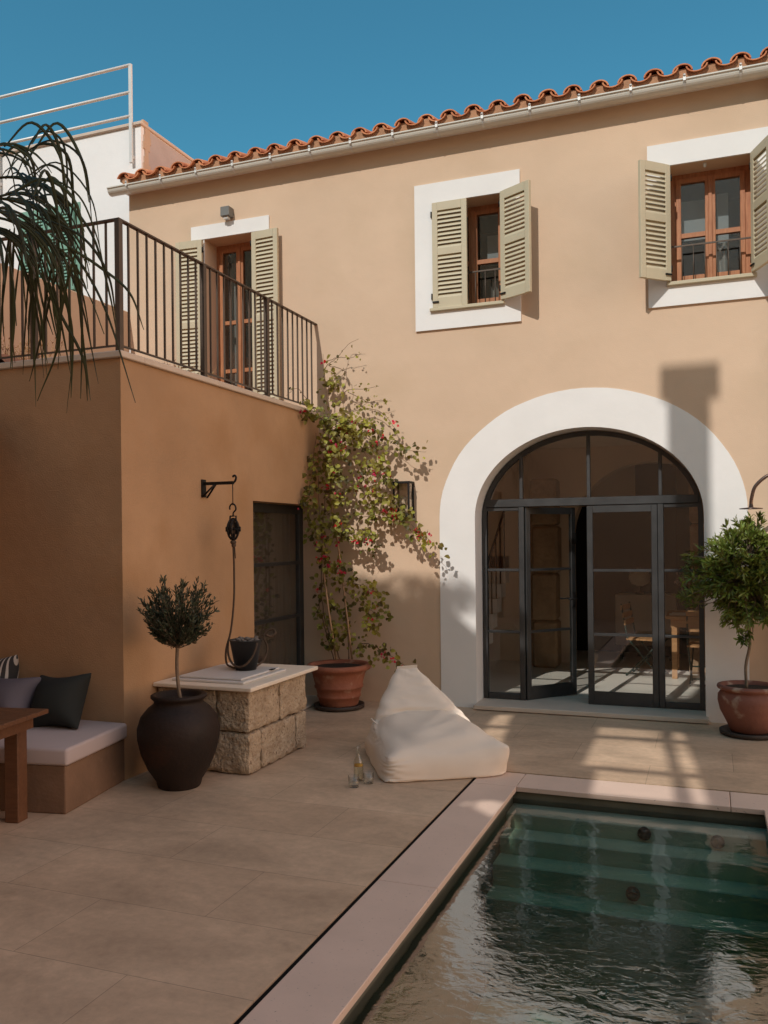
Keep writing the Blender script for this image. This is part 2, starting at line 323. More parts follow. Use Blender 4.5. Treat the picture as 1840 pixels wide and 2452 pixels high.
def tag(o, label, cat, group=None):
    o['label'] = label; o['category'] = cat
    if group: o['group'] = group
    return o
def struct(o): o['kind'] = 'structure'; return o
def bez(pts, n=8):
    """Catmull-Rom through pts"""
    P = [Vector(p) for p in pts]; P = [P[0] * 2 - P[1]] + P + [P[-1] * 2 - P[-2]]; out = []
    for i in range(1, len(P) - 2):
        for k in range(n):
            t = k / n; a, b, c, d = P[i - 1:i + 3]
            out.append(.5 * ((2 * b) + (c - a) * t + (2 * a - 5 * b + 4 * c - d) * t * t + (3 * b - a - 3 * c + d) * t ** 3))
    out.append(P[-2]); return out
def wall_holes(mb, outer, holes, y0, y1):
    """vertical wall slab between planes y0 (front) and y1 (back); outlines as (x,z) lists"""
    loops = [[Vector((x, z, 0)) for x, z in outer]] + [[Vector((x, z, 0)) for x, z in h] for h in holes]
    tris = geometry.tessellate_polygon(loops); flat = [p for l in loops for p in l]; n = len(flat)
    vs = [(p.x, y0, p.y) for p in flat] + [(p.x, y1, p.y) for p in flat]; fs = []
    for t in tris:
        a, b, c = [flat[i] for i in t]; cr = (b - a).cross(c - a).z
        t2 = t if cr > 0 else t[::-1]; fs.append(tuple(t2)); fs.append(tuple(i + n for i in t2[::-1]))
    o = 0
    for l in loops:
        k = len(l); area = sum(l[i].x * l[(i + 1) % k].y - l[(i + 1) % k].x * l[i].y for i in range(k))
        first = o == 0; ccw = area > 0
        for i in range(k):
            j = (i + 1) % k; q = (o + i, o + i + n, o + j + n, o + j)
            fs.append(q if (ccw == first) is False else q[::-1])
        o += k
    mb.add(vs, fs); return mb
def rect(x0, z0, x1, z1): return [(x0, z0), (x1, z0), (x1, z1), (x0, z1)]
def arch(cx, a, zs, b, z0, n=40):
    return [(cx + a, z0)] + [(cx + a * math.cos(t), zs + b * math.sin(t)) for t in [math.pi * i / n for i in range(n + 1)]] + [(cx - a, z0)]

# ------------------------------------------------------------------ soft bodies (bean bag, pillows)
def soft(verts, faces, rest_scale=1.0, pressure=1.0, grav=1.0, steps=120, iters=8, damp=.9, floor=None, seed=1, jitter=.004, pin=None, hydro=0, push=None):
    V = np.array(verts, float); rng = np.random.default_rng(seed)
    E = set()
    for f in faces:
        k = len(f)
        for i in range(k):
            E.add(tuple(sorted((f[i], f[(i + 1) % k]))))
        if k == 4: E.add(tuple(sorted((f[0], f[2])))); E.add(tuple(sorted((f[1], f[3]))))
    E = np.array(sorted(E)); i0, i1 = E[:, 0], E[:, 1]
    L0 = np.linalg.norm(V[i0] - V[i1], axis=1) * rest_scale
    T = []
    for f in faces:
        for i in range(1, len(f) - 1): T.append((f[0], f[i], f[i + 1]))
    T = np.array(T); X = V + rng.normal(0, jitter, V.shape); vel = np.zeros_like(X)
    cnt = np.bincount(i0, minlength=len(V)) + np.bincount(i1, minlength=len(V)); cnt = np.maximum(cnt, 1)[:, None]
    for s_ in range(steps):
        a, b, c = X[T[:, 0]], X[T[:, 1]], X[T[:, 2]]; nrm = np.cross(b - a, c - a)
        nv = np.zeros_like(X)
        for k in range(3): np.add.at(nv, T[:, k], nrm)
        ar = np.linalg.norm(nv, axis=1, keepdims=True) + 1e-12; area = ar.mean()
        pr = pressure * (1 + hydro * (X[:, 2].max() - X[:, 2:3]))
        acc = nv / area * pr; acc[:, 2] -= grav
        vel = (vel + acc * .0015) * damp; Xn = X + vel * .03
        for _ in range(iters):
            d = Xn[i1] - Xn[i0]; l = np.linalg.norm(d, axis=1) + 1e-12
            st = np.where(l > L0, 1.0, .35)
            cr = d * ((l - L0) / l * .5 * st)[:, None]
            acc2 = np.zeros_like(Xn)
            for k in range(3):
                acc2[:, k] = np.bincount(i0, cr[:, k], len(V)) - np.bincount(i1, cr[:, k], len(V))
            Xn += acc2 / cnt * 1.9
            if floor is not None: Xn[:, 2] = np.maximum(Xn[:, 2], floor)
            if push is not None: Xn = push(Xn)
        vel = (Xn - X) / .03; X = Xn
        if floor is not None:
            m = X[:, 2] <= floor + 1e-4; vel[m] *= .3
    return X
def grid_quad(c00, c10, c11, c01, n, m):
    vs = []
    for j in range(m + 1):
        for i in range(n + 1):
            u, v = i / n, j / m
            vs.append(Vector(c00) * (1 - u) * (1 - v) + Vector(c10) * u * (1 - v) + Vector(c11) * u * v + Vector(c01) * (1 - u) * v)
    fs = [(j * (n + 1) + i, j * (n + 1) + i + 1, (j + 1) * (n + 1) + i + 1, (j + 1) * (n + 1) + i) for j in range(m) for i in range(n)]
    return vs, fs
def weld(vs, fs, tol=1e-4):
    key = {}; remap = []; out = []
    for v in vs:
        k = (round(v[0] / tol), round(v[1] / tol), round(v[2] / tol))
        if k not in key: key[k] = len(out); out.append(v)
        remap.append(key[k])
    fo = []
    for f in fs:
        g = []
        for i in f:
            if remap[i] not in g: g.append(remap[i])
        if len(g) > 2: fo.append(tuple(g))
    return out, fo
def subsurf(o, lv=1):
    md = o.modifiers.new('smooth', 'SUBSURF'); md.levels = lv; md.render_levels = lv
def pillow(name, m, size, thick, mtx, label, cat, seed=1, group=None, n=26, ears=.0):
    w_, h_ = size; a, fa = grid_quad((-w_ / 2, -h_ / 2, 0), (w_ / 2, -h_ / 2, 0), (w_ / 2, h_ / 2, 0), (-w_ / 2, h_ / 2, 0), n, n)
    vs = []; fs = []; eps = .012
    def bulge(v): return eps * (1 if abs(v.x) < w_ / 2 - 1e-6 and abs(v.y) < h_ / 2 - 1e-6 else 0)
    vs += [Vector((v.x, v.y, bulge(v))) for v in a]; fs += list(fa)
    vs += [Vector((v.x, v.y, -bulge(v))) for v in a]; fs += [tuple(i + len(a) for i in f[::-1]) for f in fa]
    vs, fs = weld(vs, fs)
    X = soft(vs, fs, 1.0, pressure=thick, grav=0, steps=70, iters=8, seed=seed, jitter=.002)
    mb = MB(); mb.add([mtx @ Vector(p) for p in X], fs, True)
    o = mb.build(name, m); subsurf(o, 1); tag(o, label, cat, group); return o

# ------------------------------------------------------------------ foliage
def leaf(vs, fs, p, d, up, L, Wd, fold=.25, curl=.15):
    d = d.normalized(); s_ = d.cross(up)
    if s_.length < 1e-4: s_ = d.orthogonal()
    s_.normalize(); n_ = s_.cross(d)
    o = len(vs)
    vs += [p, p + d * L * .35 + s_ * Wd * .5 + n_ * Wd * fold, p + d * L * .35 - s_ * Wd * .5 + n_ * Wd * fold, p + d * L * .4,
           p + d * L * .72 + s_ * Wd * .36 + n_ * (Wd * fold - L * curl * .4), p + d * L * .72 - s_ * Wd * .36 + n_ * (Wd * fold - L * curl * .4), p + d * L - n_ * L * curl]
    fs += [(o, o + 1, o + 3), (o, o + 3, o + 2), (o + 1, o + 4, o + 6, o + 3), (o + 3, o + 6, o + 5, o + 2)]
def rdir(r=rnd):
    while 1:
        v = Vector((r.uniform(-1, 1), r.uniform(-1, 1), r.uniform(-1, 1)))
        if .05 < v.length < 1: return v.normalized()

D = 8.6; XA = -4.035; YA = 5.2; ZA = 3.1
# ================================================================== GROUND, POOL
PX0, PX1, PY1, PY0 = -1.295, .30, 5.957, 1.6
GX = -1.63; GY = 6.32; G = .013
mb = MB(); T = -.12
mb.box(-30, -30, T, GX - G, 30, 0); mb.box(GX + 0, GY + G, T, 30, 30, 0)
mb.box(GX - G, GY + G, T, GX, 30, 0)
mb.box(.64, -30, T, 30, GY - G, 0); mb.box(GX + 0, -30, T, .64 - G, 1.2, 0)
struct(mb.build('courtyard_floor', M['floor']))
mb = MB()
def cop(x0, y0, x1, y1): mb.box(x0, y0, -.035, x1, y1, .0, bev=.003)
for a, b in ((1.2, 2.42), (2.425, 4.1), (4.105, 5.957)): cop(GX + G, a, PX0, b); cop(PX1, a, .64 - G, b)
for a, b in ((GX + G, -1.3), (-1.296, .1), (.104, .64 - G)): cop(a, PY1 + .003, b, GY - G)
struct(mb.build('pool_coping', M['coping']))
mb = MB(); wx0, wx1, wy1 = PX0 - .03, PX1 + .03, PY1 + .03
zf = -1.05
mb.box(wx0 - .3, 1.2, zf - .2, wx0, wy1 + .3, -.038); mb.box(wx1, 1.2, zf - .2, wx1 + .3, wy1 + .3, -.038); mb.box(wx0, wy1, zf - .2, wx1, wy1 + .3, -.038)
mb.box(wx0, 1.0, zf - .2, wx1, 1.25, -.038)
struct(mb.build('pool_wall', mat('shaded_pool_wall', (.12, .11, .075), .6, .2, 4, .15, 30)))  # lining colour darkened to carry the shade under the coping
mb = MB(); mb.box(wx0, 1.25, zf - .2, wx1, wy1, zf)
treads = [(5.757, -.125), (5.557, -.221), (5.357, -.327), (5.150, -.461)]
yb = wy1
for y, z in treads: mb.box(wx0, y, zf, wx1, yb, z, bev=.006); yb = y
struct(mb.build('pool_basin', M['pool']))
mb = MB(); mb.box(GX - G + .001, 1.2, -.1, GX + G - .001, GY + G - .001, -.010); mb.box(GX + G, GY - G + .001, -.1, .64, GY + G - .001, -.010)
struct(mb.build('drain_channel', mat('black_slot_drain', (.006, .006, .006), .8, spec=.1)))
mb = MB(); mb.box(wx0 - .1, 1.15, zf - .1, wx1 + .1, wy1 + .1, -.090)
struct(mb.build('pool_water', M['water']))
for k, (x, y, z) in enumerate(((-.42, 5.757, -.165), (-.46, 5.35, -.40), (.02, 5.757, -.168))):
    lr = thing('pool_light', ['round pool light in the top step riser, nearest the middle of the steps', 'round pool light in the lowest visible step riser', 'round pool light in the top step riser beside the right pool wall'][k], 'pool light', (x, y, z), 'lights set in the pool steps')
    m2 = MB(); m2.tube([(x, y - .012, z), (x, y + .01, z)], .042, 20); m2.build('housing', M['saucer'], lr)
    m2 = MB(); m2.tube([(x, y - .015, z), (x, y - .011, z)], .028, 20); m2.build('lens', M['chrome'], lr)

# ================================================================== MAIN HOUSE
XL = -6.52; XR = 8.2; ZE = 5.93
house = thing('main_house', 'ochre stucco house with terracotta roof, shuttered windows and big glazed arch door', 'house', (-1.2, D, 0))
ain = arch(-1.165, 1.105, 1.95, .88, 0.0); aout = arch(-1.165, 1.485, 1.95, 1.265, 0.0)
op2 = (-2.69, 4.15, -1.955, 5.255); op3 = (-.335, 4.15, .385, 5.262); opb = (-5.465, 3.12, -4.82, 5.245)
# wall outline (arch opening reaches the ground: part of the outer loop)
AW = arch(-1.165, 1.109, 1.95, .884, 0.0)
outer = [(XL, 0)] + AW[::-1] + [(XR, 0), (XR, ZE), (XL, ZE)]
mb = MB(); wall_holes(mb, outer, [rect(*op2), rect(*op3), rect(*opb)], D, D + .36)
mb.box(XL, D + .36, 0, XL + .3, 14.2, ZE); mb.box(XR - .3, D + .36, 0, XR, 14.2, ZE); mb.box(XL + .3, 13.9, 0, XR - .3, 14.2, ZE)
mb.build('wall', M['stucco'], house)
# arch surround: flat ring + white jamb lining
mb = MB()
n = len(aout); vs = []; fs = []
for (xo, zo), (xi, zi) in zip(aout, ain):
    dw = .009 * noise.noise(Vector((xo * 3.1, zo * 3.1, 1))); xo += dw * (1 if xo > -1.165 else -1); zo += dw * .6 * (zo > 0)
    vs += [(xo, D - .001, zo), (xo, D - .006, zo), (xi, D - .006, zi), (xi, D + .30, zi)]
for i in range(n - 1):
    for k in range(3): a = i * 4 + k; b = a + 4; fs.append((a, b, b + 1, a + 1))
mb.add(vs, fs); mb.build('arch_surround', M['white'], house)
# window surrounds
def ring(mb, o, i, y0, y1, back=True):
    wall_holes(mb, rect(*o), [rect(*i)], y0, y1)
for o, i in (((-2.885, 3.93, -1.765, 5.462), op2), ((-.535, 3.93, .60, 5.475), op3)):
    mb = MB(); ring(mb, o, (i[0], i[1], i[2], i[3]), D - .022, D - .0005)
    # soft plaster lining of the jambs
    mb.build('window_surround', M['white'], house)
mb = MB(); mb.box(-5.64, D - .02, 5.25, -4.615, D - .0005, 5.41)
mb.box(-5.478, D - .012, 3.12, -5.466, D + .28, 5.246)
mb.build('door_lintel', M['white'], house)
# sills
for x0, x1 in ((-2.72, -1.93), (-.37, .42)):
    mb = MB(); mb.box(x0, D - .055, 4.115, x1, D + .24, 4.152, bev=.006); mb.build('window_sill', M['shutter'], house)
mb = MB(); mb.box(-2.275, D - .13, .008, -.032, D + .6, .052, bev=.005); mb.build('doorstep', M['sill'], house)
# shutters
def shutter(x, z0, z1, wd, ang, y=D - .03, side=1, m=None, parent=house, flat=0):
    """hinge at (x,y); ang measured from the facade direction; side=+1 opens towards +x"""
    mb = MB(); t = .036; h = z1 - z0; st = .058; sgn = side
    mtx = Matrix.Translation((x, y, z0)) @ Matrix.Rotation(-ang * sgn, 4, 'Z') @ Matrix.Diagonal((sgn, 1, 1, 1))
    def bx(*a, **k): mb.box(*a, mtx=mtx, **k)
    for a, b in ((0, st), (wd - st, wd)): bx(a, -t / 2, 0, b, t / 2, h, bev=.003)
    mid = h * .53
    rails = [(0, .10), (mid - .035, mid + .035), (h - .085, h)]
    for a, b in rails: bx(st + .0005, -t / 2 + .001, a, wd - st - .0005, t / 2 - .001, b)
    for za, zb in ((.10, mid - .035), (mid + .035, h - .085)):
        k = max(3, int(round((zb - za) / .045)))
        for j in range(k):
            zc = za + (zb - za) * (j + .5) / k; p = (zb - za) / k
            v = [(st, -t * .46, zc - p * .50), (wd - st, -t * .46, zc - p * .50), (wd - st, t * .30, zc + p * .46), (st, t * .30, zc + p * .46)]
            v2 = [(a, b + .004, c + .009) for a, b, c in v]
            v = [mtx @ Vector(q) for q in v]; v2 = [mtx @ Vector(q) for q in v2]
            mb.add(v + v2, [(3, 2, 1, 0), (4, 5, 6, 7), (0, 1, 5, 4), (1, 2, 6, 5), (2, 3, 7, 6), (3, 0, 4, 7)])
    o = mb.build('shutter', m or M['shutter'], parent)
    if sgn < 0: o.data.flip_normals()
    hb = MB()
    for zz in (.12, h - .12): hb.mark(); hb.tube([mtx @ Vector((-.008, -.012, zz - .03)), mtx @ Vector((-.008, -.012, zz + .03))], .009, 8)
    hb.build_split('hinge', M['iron'], o); hb = MB(); hb.box(.0, -t / 2 - .012, .05, .07, -t / 2, .065, mtx=mtx); hb.build('latch', M['iron'], o); return o
shutter(-2.69, 4.155, 5.25, .372, 0, D - .018)
shutter(-1.955, 4.155, 5.25, .38, R(29), D - .045)
shutter(-.335, 4.155, 5.25, .35, R(43), D - .045, side=-1)
shutter(.385, 4.155, 5.25, .37, R(68), D - .045)
shutter(-5.47, 3.15, 5.235, .345, R(3), D - .05, side=-1)
shutter(-4.815, 3.15, 5.225, .345, R(5), D - .05)
# timber windows
def timber_window(o, label, muntins, blinds=True):
    x0, z0, x1, z1 = o; y = D + .25; mb = MB(); f = .05
    mb.box(x0, y, z0, x0 + f, y + .07, z1); mb.box(x1 - f, y, z0, x1, y + .07, z1); mb.box(x0 + f, y, z1 - f, x1 - f, y + .07, z1); mb.box(x0 + f, y, z0, x1 - f, y + .07, z0 + f)
    xm = (x0 + x1) / 2
    for a, b in ((x0 + f, xm - .002), (xm + .002, x1 - f)):
        s_ = .045; ys = y - .02
        mb.box(a, ys, z0 + f, a + s_, ys + .055, z1 - f, bev=.004); mb.box(b - s_, ys, z0 + f, b, ys + .055, z1 - f, bev=.004)
        mb.box(a + s_, ys + .002, z1 - f - s_, b - s_, ys + .053, z1 - f); mb.box(a + s_, ys + .002, z0 + f, b - s_, ys + .053, z0 + f + .07)
        for zz in muntins: mb.box(a + s_, ys + .003, zz - .022, b - s_, ys + .05, zz + .022)
    mb.box(xm - .018, y - .034, z0 + f, xm + .018, y - .0205, z1 - f, bev=.004)
    win = mb.build('window', M['wood'], house, label=label)
    for a, b in ((x0 + f + .045, xm - .047), (xm + .047, x1 - f - .045)):
        p = MB(); p.box(a, y + .005, z0 + f + .05, b, y + .009, z1 - f - .03); p.build('pane', M['glassup'], win)
    return win
w2 = timber_window(op2, 'timber window half hidden by its closed left shutter', [4.66])
w3 = timber_window(op3, 'timber window with both shutters open', [4.66])
wb = timber_window(opb, 'tall timber balcony door behind the terrace railing', [3.75, 4.32])
# rooms behind the upper windows
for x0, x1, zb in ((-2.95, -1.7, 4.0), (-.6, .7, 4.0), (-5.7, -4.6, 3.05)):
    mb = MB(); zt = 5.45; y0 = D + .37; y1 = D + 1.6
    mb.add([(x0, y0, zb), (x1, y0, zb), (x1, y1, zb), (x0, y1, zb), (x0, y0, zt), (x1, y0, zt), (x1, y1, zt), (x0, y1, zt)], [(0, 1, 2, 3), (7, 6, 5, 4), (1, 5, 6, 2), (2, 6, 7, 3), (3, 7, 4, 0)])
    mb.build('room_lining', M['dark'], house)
def wavy(mb, x0, x1, z0, z1, y, amp=.02, wl=.06, n=60):
    vs = []; ph = rnd.uniform(0, 6)
    for i in range(n + 1):
        x = x0 + (x1 - x0) * i / n; yy = y + amp * math.sin(x / wl * 2 * math.pi + ph + math.sin(x * 23)); vs += [(x, yy, z0), (x, yy, z1)]
    mb.add(vs, [(2 * i, 2 * i + 2, 2 * i + 3, 2 * i + 1) for i in range(n)], True)
mb = MB(); mb.mark(); mb.box(-.29, D + .40, 4.66, .04, D + .402, 5.05); mb.mark(); mb.box(.085, D + .40, 4.60, .19, D + .402, 5.08)  # pale sheets standing in for the grey reflection in the upper panes
mb.build_split('pane_reflection', M['pane_reflection'], house)
mb = MB(); mb.mark(); wavy(mb, .08, .18, 4.2, 4.62, D + .42); mb.mark(); wavy(mb, -2.18, -2.0, 4.16, 4.5, D + .45); mb.build_split('curtain', M['curtain'], house)
mb = MB(); mb.box(-2.22, D + .45, 4.7, -2.0, D + .452, 5.0); mb.build('pane_reflection', M['pane_reflection'], house)
mb = MB(); mb.mark(); wavy(mb, -5.42, -5.32, 3.15, 5.1, D + .45, .015); mb.mark(); wavy(mb, -5.08, -4.86, 3.15, 4.4, D + .45, .015); mb.build_split('curtain', M['curtain'], house)
# window guard rails
for (x0, z0, x1, z1), par in ((op2, w2), (op3, w3)):
    mb = MB(); y = D + .12; mb.box(x0, y - .006, z0 + .37, x1, y + .006, z0 + .385); mb.box(x0, y - .006, z0 + .03, x1, y + .006, z0 + .042)
    k = 6
    for i in range(1, k + 1):
        x = x0 + (x1 - x0) * i / (k + 1); mb.tube([(x, y, z0), (x, y, z0 + .37)], .0055, 6)
    mb.build('guard_rail', M['railing'], par)
# small downlight on the lintel of the open window
mb = MB(); mb.tube([(-.02, D + .05, 5.262), (-.02, D + .05, 5.235)], .016, 12); mb.sphere((-.02, D + .05, 5.232), .014, 8); mb.build('ceiling_spot', M['metalw'], house)

# eave, gutter and roof
mb = MB(); gy, gz, gr = D - .135, 5.953, .066
prof = [(gr * math.cos(t), gr * math.sin(t)) for t in [math.pi * (1 + k / 12) for k in range(13)]]
def extrude_prof(mb, prof, x0, x1, closed=False):
    n = len(prof); vs = [(x0, y, z) for y, z in prof] + [(x1, y, z) for y, z in prof]
    fs = [(i, i + n, (i + 1) % n + n, (i + 1) % n) for i in range(n - (0 if closed else 1))]
    if closed: fs += [tuple(range(n)), tuple(range(n, 2 * n))[::-1]]
    mb.add(vs, fs)
outerp = [(gy + a, gz + b) for a, b in prof]; innerp = [(gy + a * .93, gz + b * .93) for a, b in prof][::-1]
# ogee front lip
lip = [(gy - gr - .012, gz + .004), (gy - gr - .012, gz + .016), (gy - gr + .004, gz + .016)]
extrude_prof(mb, lip + innerp[::-1][0:0] + [(gy - gr * .93, gz)] + [(gy + a * .93, gz + b * .93) for a, b in prof][1:] + [(gy + gr, gz)] + [(gy + a, gz + b) for a, b in prof[::-1]][1:], XL - .16, 2.5, True)
gut = mb.build('gutter', M['gutter'], house)
mb = MB(); x = XL + .12
while x < 2.4:
    mb.mark(); mb.box(x - .012, gy - gr - .018, gz - .01, x + .012, gy - gr - .012, gz + .03); mb.tube([(x, gy - gr - .016, gz + .03), (x, gy - gr - .016, gz + .045)], .012, 8)
    q = [(x, gy + a * 1.05, gz + b * 1.05) for a, b in prof]
    vs = [(x - .01, b_, c_) for a_, b_, c_ in q] + [(x + .01, b_, c_) for a_, b_, c_ in q]; nn = len(q)
    mb.add(vs, [(i, i + nn, i + 1 + nn, i + 1) for i in range(nn - 1)])
    x += .478
mb.build_split('gutter_bracket', M['metalw'], gut)
mb = MB(); pts = bez([(.62, gy, gz - .05), (.62, gy, gz - .13), (.62, gy + .05, gz - .2), (.62, D - .05, gz - .26), (.62, D - .05, gz - .5), (.62, D - .05, .1)], 5)
mb.tube(pts, .036, 12); mb.build('downpipe', M['gutter'], gut)
mb = MB(); sl_ = math.tan(R(16))
mb.box(XL - .02, D - .06, ZE - .002, XR, D + .02, ZE + .035)
mb.box(XL - .02, D + .02, ZE + .001, XR, 14.3, ZE + .03); mb.build('eave_board', M['white'], house)
mb = MB(); sp = .251; k = 0; x = XL + .04; y0t = D - .15; zt = 6.0
def barrel(mb, x, y, z, ln, r0, r1, up, n=10, th=.014):
    vs = []
    for j, (yy, rr) in enumerate(((y, r0), (y + ln * math.cos(R(16)), r1))):
        zz = z + (ln * math.sin(R(16)) if j else 0)
        for rad in (rr, rr - th):
            for i in range(n + 1):
                a = math.pi * (.04 + .92 * i / n)
                vs.append((x + rad * math.cos(a), yy, zz + (rad * math.sin(a) * .82 if up else -rad * math.sin(a) * .72)))
    m = n + 1; fs = []
    for i in range(n):
        fs += [(i, i + 1, 2 * m + i + 1, 2 * m + i), (m + i + 1, m + i, 3 * m + i, 3 * m + i + 1), (i + 1, i, m + i, m + i + 1)]
    for e in (0, n): fs.append((e, m + e, 3 * m + e, 2 * m + e))
    mb.add(vs, fs, False)
while x < 2.6:
    for row in range(5):
        dy = row * .40 * math.cos(R(16)); dz = row * .40 * math.sin(R(16)) + row * .004
        jx = rnd.uniform(-.006, .006); jz = rnd.uniform(-.004, .004); jy = rnd.uniform(-.012, .012)
        barrel(mb, x + sp / 2 + jx, y0t + dy + jy - .012, zt + dz + .105 + jz, .45, .098, .092, False)
        barrel(mb, x + jx, y0t + dy + jy, zt + dz + .062 + jz, .45, .092, .084, True)
    x += sp
roof = mb.build('roof', M['tile'], house)
mb = MB(); x = XL + .04
while x < 2.6:
    mb.box(x - .078, y0t + .035, zt + .0505, x + .078, y0t + .3, zt + .10); x += sp
mb.box(XL, y0t + .03, zt - .03, 2.6, D + 1.9, zt + .05)
mb.build('mortar_bed', mat('brown_mortar', (.46, .24, .13), .95, .2, 8, .5, 60), roof)
mb = MB(); mb.add([(XL, D + 1.7, zt + .5), (XR, D + 1.7, zt + .5), (XR, 11.4, 6.85), (XL, 11.4, 6.85), (XL, 14.3, 6.0), (XR, 14.3, 6.0)], [(0, 1, 2, 3), (3, 2, 5, 4)]); mb.build('roof_ridge', M['tile'], house)

# glazed steel door set
YD = D + .265; fx0, fx1 = -2.24, -.078; zb, zt_ = .055, 2.10
mb = MB()
def fr(x0, z0, x1, z1, y0=YD, y1=YD + .06, bev=.003): mb.box(x0, y0, z0, x1, y1, z1, bev=bev)
fa = arch(-1.165, 1.095, 1.95, .872, zb); fi = arch(-1.165, 1.05, 1.95, .827, zb)
vs = []; fs = []
for (xo, zo), (xi, zi) in zip(fa, fi): vs += [(xo, YD, zo), (xi, YD, zi), (xi, YD + .06, zi), (xo, YD + .06, zo)]
for i in range(len(fa) - 1):
    for k in range(4): a = i * 4 + k; b = i * 4 + (k + 1) % 4; fs.append((a, b, b + 4, a + 4))
mb.add(vs, fs)
def ztop(x, e=0): return 1.95 + .85 * math.sqrt(max(0, 1 - ((x + 1.165) / 1.075) ** 2))
fr(fx0 + .03, zt_ - .03, fx1 - .03, zt_ + .05, YD - .012)               # transom
for x in (-1.845, -.462): fr(x - .028, zb, x + .028, zt_ - .031, YD - .008)
for x in (-1.845, -1.155, -.462): fr(x - .017, zt_ + .051, x + .017, ztop(x), YD - .004, YD + .05)
for a, b in ((fx0 + .03, -1.875), (-.433, fx1 - .03)):
    fr(a, zb, b, zb + .06, YD + .003, YD + .055)
    for z in (1.41, .762): fr(a, z - .013, b, z + .013, YD + .003, YD + .045)
    fr(a, zt_ - .07, b, zt_ - .032, YD + .003, YD + .05)
mb.box(-1.80, YD - .016, zt_ - .012, -1.78, YD - .0125, zt_ + .004)
gf = mb.build('glazed_door_frame', M['steel'], house)
mb = MB()
for a, b in ((fx0 + .04, -1.87), (-.44, fx1 - .04)): mb.mark(); mb.box(a, YD + .02, zb + .05, b, YD + .026, zt_ - .05)
mb.build_split('sidelight_pane', M['glass'], gf)
mb = MB()
for a, b in ((fx0 + .02, -1.86), (-1.83, -1.17), (-1.14, -.477), (-.447, fx1 - .02)):
    mb.mark(); n = 10; xs = [a + (b - a) * i / n for i in range(n + 1)]
    vs = [(x, YD + .02, zt_ + .04) for x in xs] + [(x, YD + .02, max(zt_ + .045, ztop(x) - .01)) for x in xs]
    vs2 = [(x, y + .006, z) for x, y, z in vs]
    mb.add(vs + vs2, [(i, i + 1, n + 2 + i, n + 1 + i) for i in range(n)] + [(2 * n + 2 + i + 1, 2 * n + 2 + i, 3 * n + 3 + i, 3 * n + 4 + i) for i in range(n)])
mb.build_split('fanlight_pane', M['glass'], gf)
def door_leaf(x, side, ang, handle):
    wd = .685; h = zt_ - .035 - zb; mtx = Matrix.Translation((x, YD + .02, zb)) @ Matrix.Rotation(ang, 4, 'Z') @ Matrix.Diagonal((side, 1, 1, 1))
    m2 = MB(); s_ = .06
    def bx(*a, **k): m2.box(*a, mtx=mtx, **k)
    bx(0, -.022, 0, s_, .022, h, bev=.004); bx(wd - s_, -.022, 0, wd, .022, h, bev=.004)
    bx(s_, -.021, 0, wd - s_, .021, .13); bx(s_, -.021, h - .07, wd - s_, .021, h)
    for z in (1.41 - zb, .762 - zb): bx(s_, -.015, z - .013, wd - s_, .015, z + .013)
    o = m2.build('door', M['steel'], house)
    if side < 0: o.data.flip_normals()
    p = MB(); p.box(s_ - .01, -.003, .12, wd - s_ + .01, .003, h - .06, mtx=mtx); p.build('pane', M['glass'], o)
    if handle:
        hd = MB(); zz = 1.03
        hd.box(wd - .045, -.03, zz - .09, wd - .015, -.0225, zz + .07, mtx=mtx)
        hd.tube([mtx @ Vector(q) for q in ((wd - .03, -.03, zz), (wd - .03, -.07, zz), (wd - .15, -.075, zz))], .009, 8)
        hd.tube([mtx @ Vector(q) for q in ((wd - .03, .022, zz), (wd - .03, .06, zz), (wd - .15, .062, zz))], .009, 8)
        hd.box(wd - .055, -.034, 1.62, wd - .0, -.0225, 1.74, mtx=mtx)
        hd.build('handle', M['iron'], o)
    return o
door_leaf(-1.815, 1, R(51), True); door_leaf(-.492, -1, 0, False)

# ---- interior room
mb = MB(); ix0, ix1, iy0, iy1, iz = -3.4, 1.9, D + .362, 13.3, 2.95
mb.add([(ix0, iy0, .0), (ix1, iy0, 0), (ix1, iy1, 0), (ix0, iy1, 0), (ix0, iy0, iz), (ix1, iy0, iz), (ix1, iy1, iz), (ix0, iy1, iz)],
       [(7, 6, 5, 4), (1, 5, 6, 2), (2, 6, 7, 3), (3, 7, 4, 0)])
mb.build('room_lining', M['inter'], house)
mb = MB(); mb.box(ix0, D + .605, .010, ix1, iy1, .045); mb.build('interior_floor', M['ifloor'], house)
ia = arch(-.75, 1.0, 1.75, .98, .045)
mb = MB(); wall_holes(mb, [(-3.39, .046)] + ia[::-1] + [(1.89, .046), (1.89, 2.949), (-3.39, 2.949)], [], 11.75, 12.05); mb.build('interior_arch_wall', M['inter'], house)
mb = MB(); mb.mark().box(-2.05, 13.1, .045, .4, 13.29, 2.2); mb.mark().box(-1.0, 12.7, .045, -.45, 12.8, 2.9)  # near-black slabs standing in for the unlit opening at the back
mb.build_split('dark_opening_slab', M['dark'], house)
mb = MB()
for x0 in (-2.2, -.25):
    mb.mark()
    for k in range(4): mb.box(x0 + rnd.uniform(-.02, .01), 11.2 + rnd.uniform(-.02, .01), .046 + k * .62, x0 + .32 + rnd.uniform(-.01, .02), 11.55, .046 + k * .62 + .61, bev=.03)
mb.build_split('stone_pillar', mat('interior_rubble', (.42, .27, .16), .95, .25, 5, 1, 18, bdist=.03), house)
mb = MB()
for k in range(11): mb.box(-3.35, 10.0 + k * .25, .046 + k * .18, -2.62, 10.26 + k * .25, .23 + k * .18)
mb.build('staircase', M['white'], house)
mb = MB()
for k in range(12): mb.tube([(-2.64, 10.05 + k * .25, .2 + k * .18), (-2.64, 10.05 + k * .25, 1.0 + k * .18)], .009, 6)
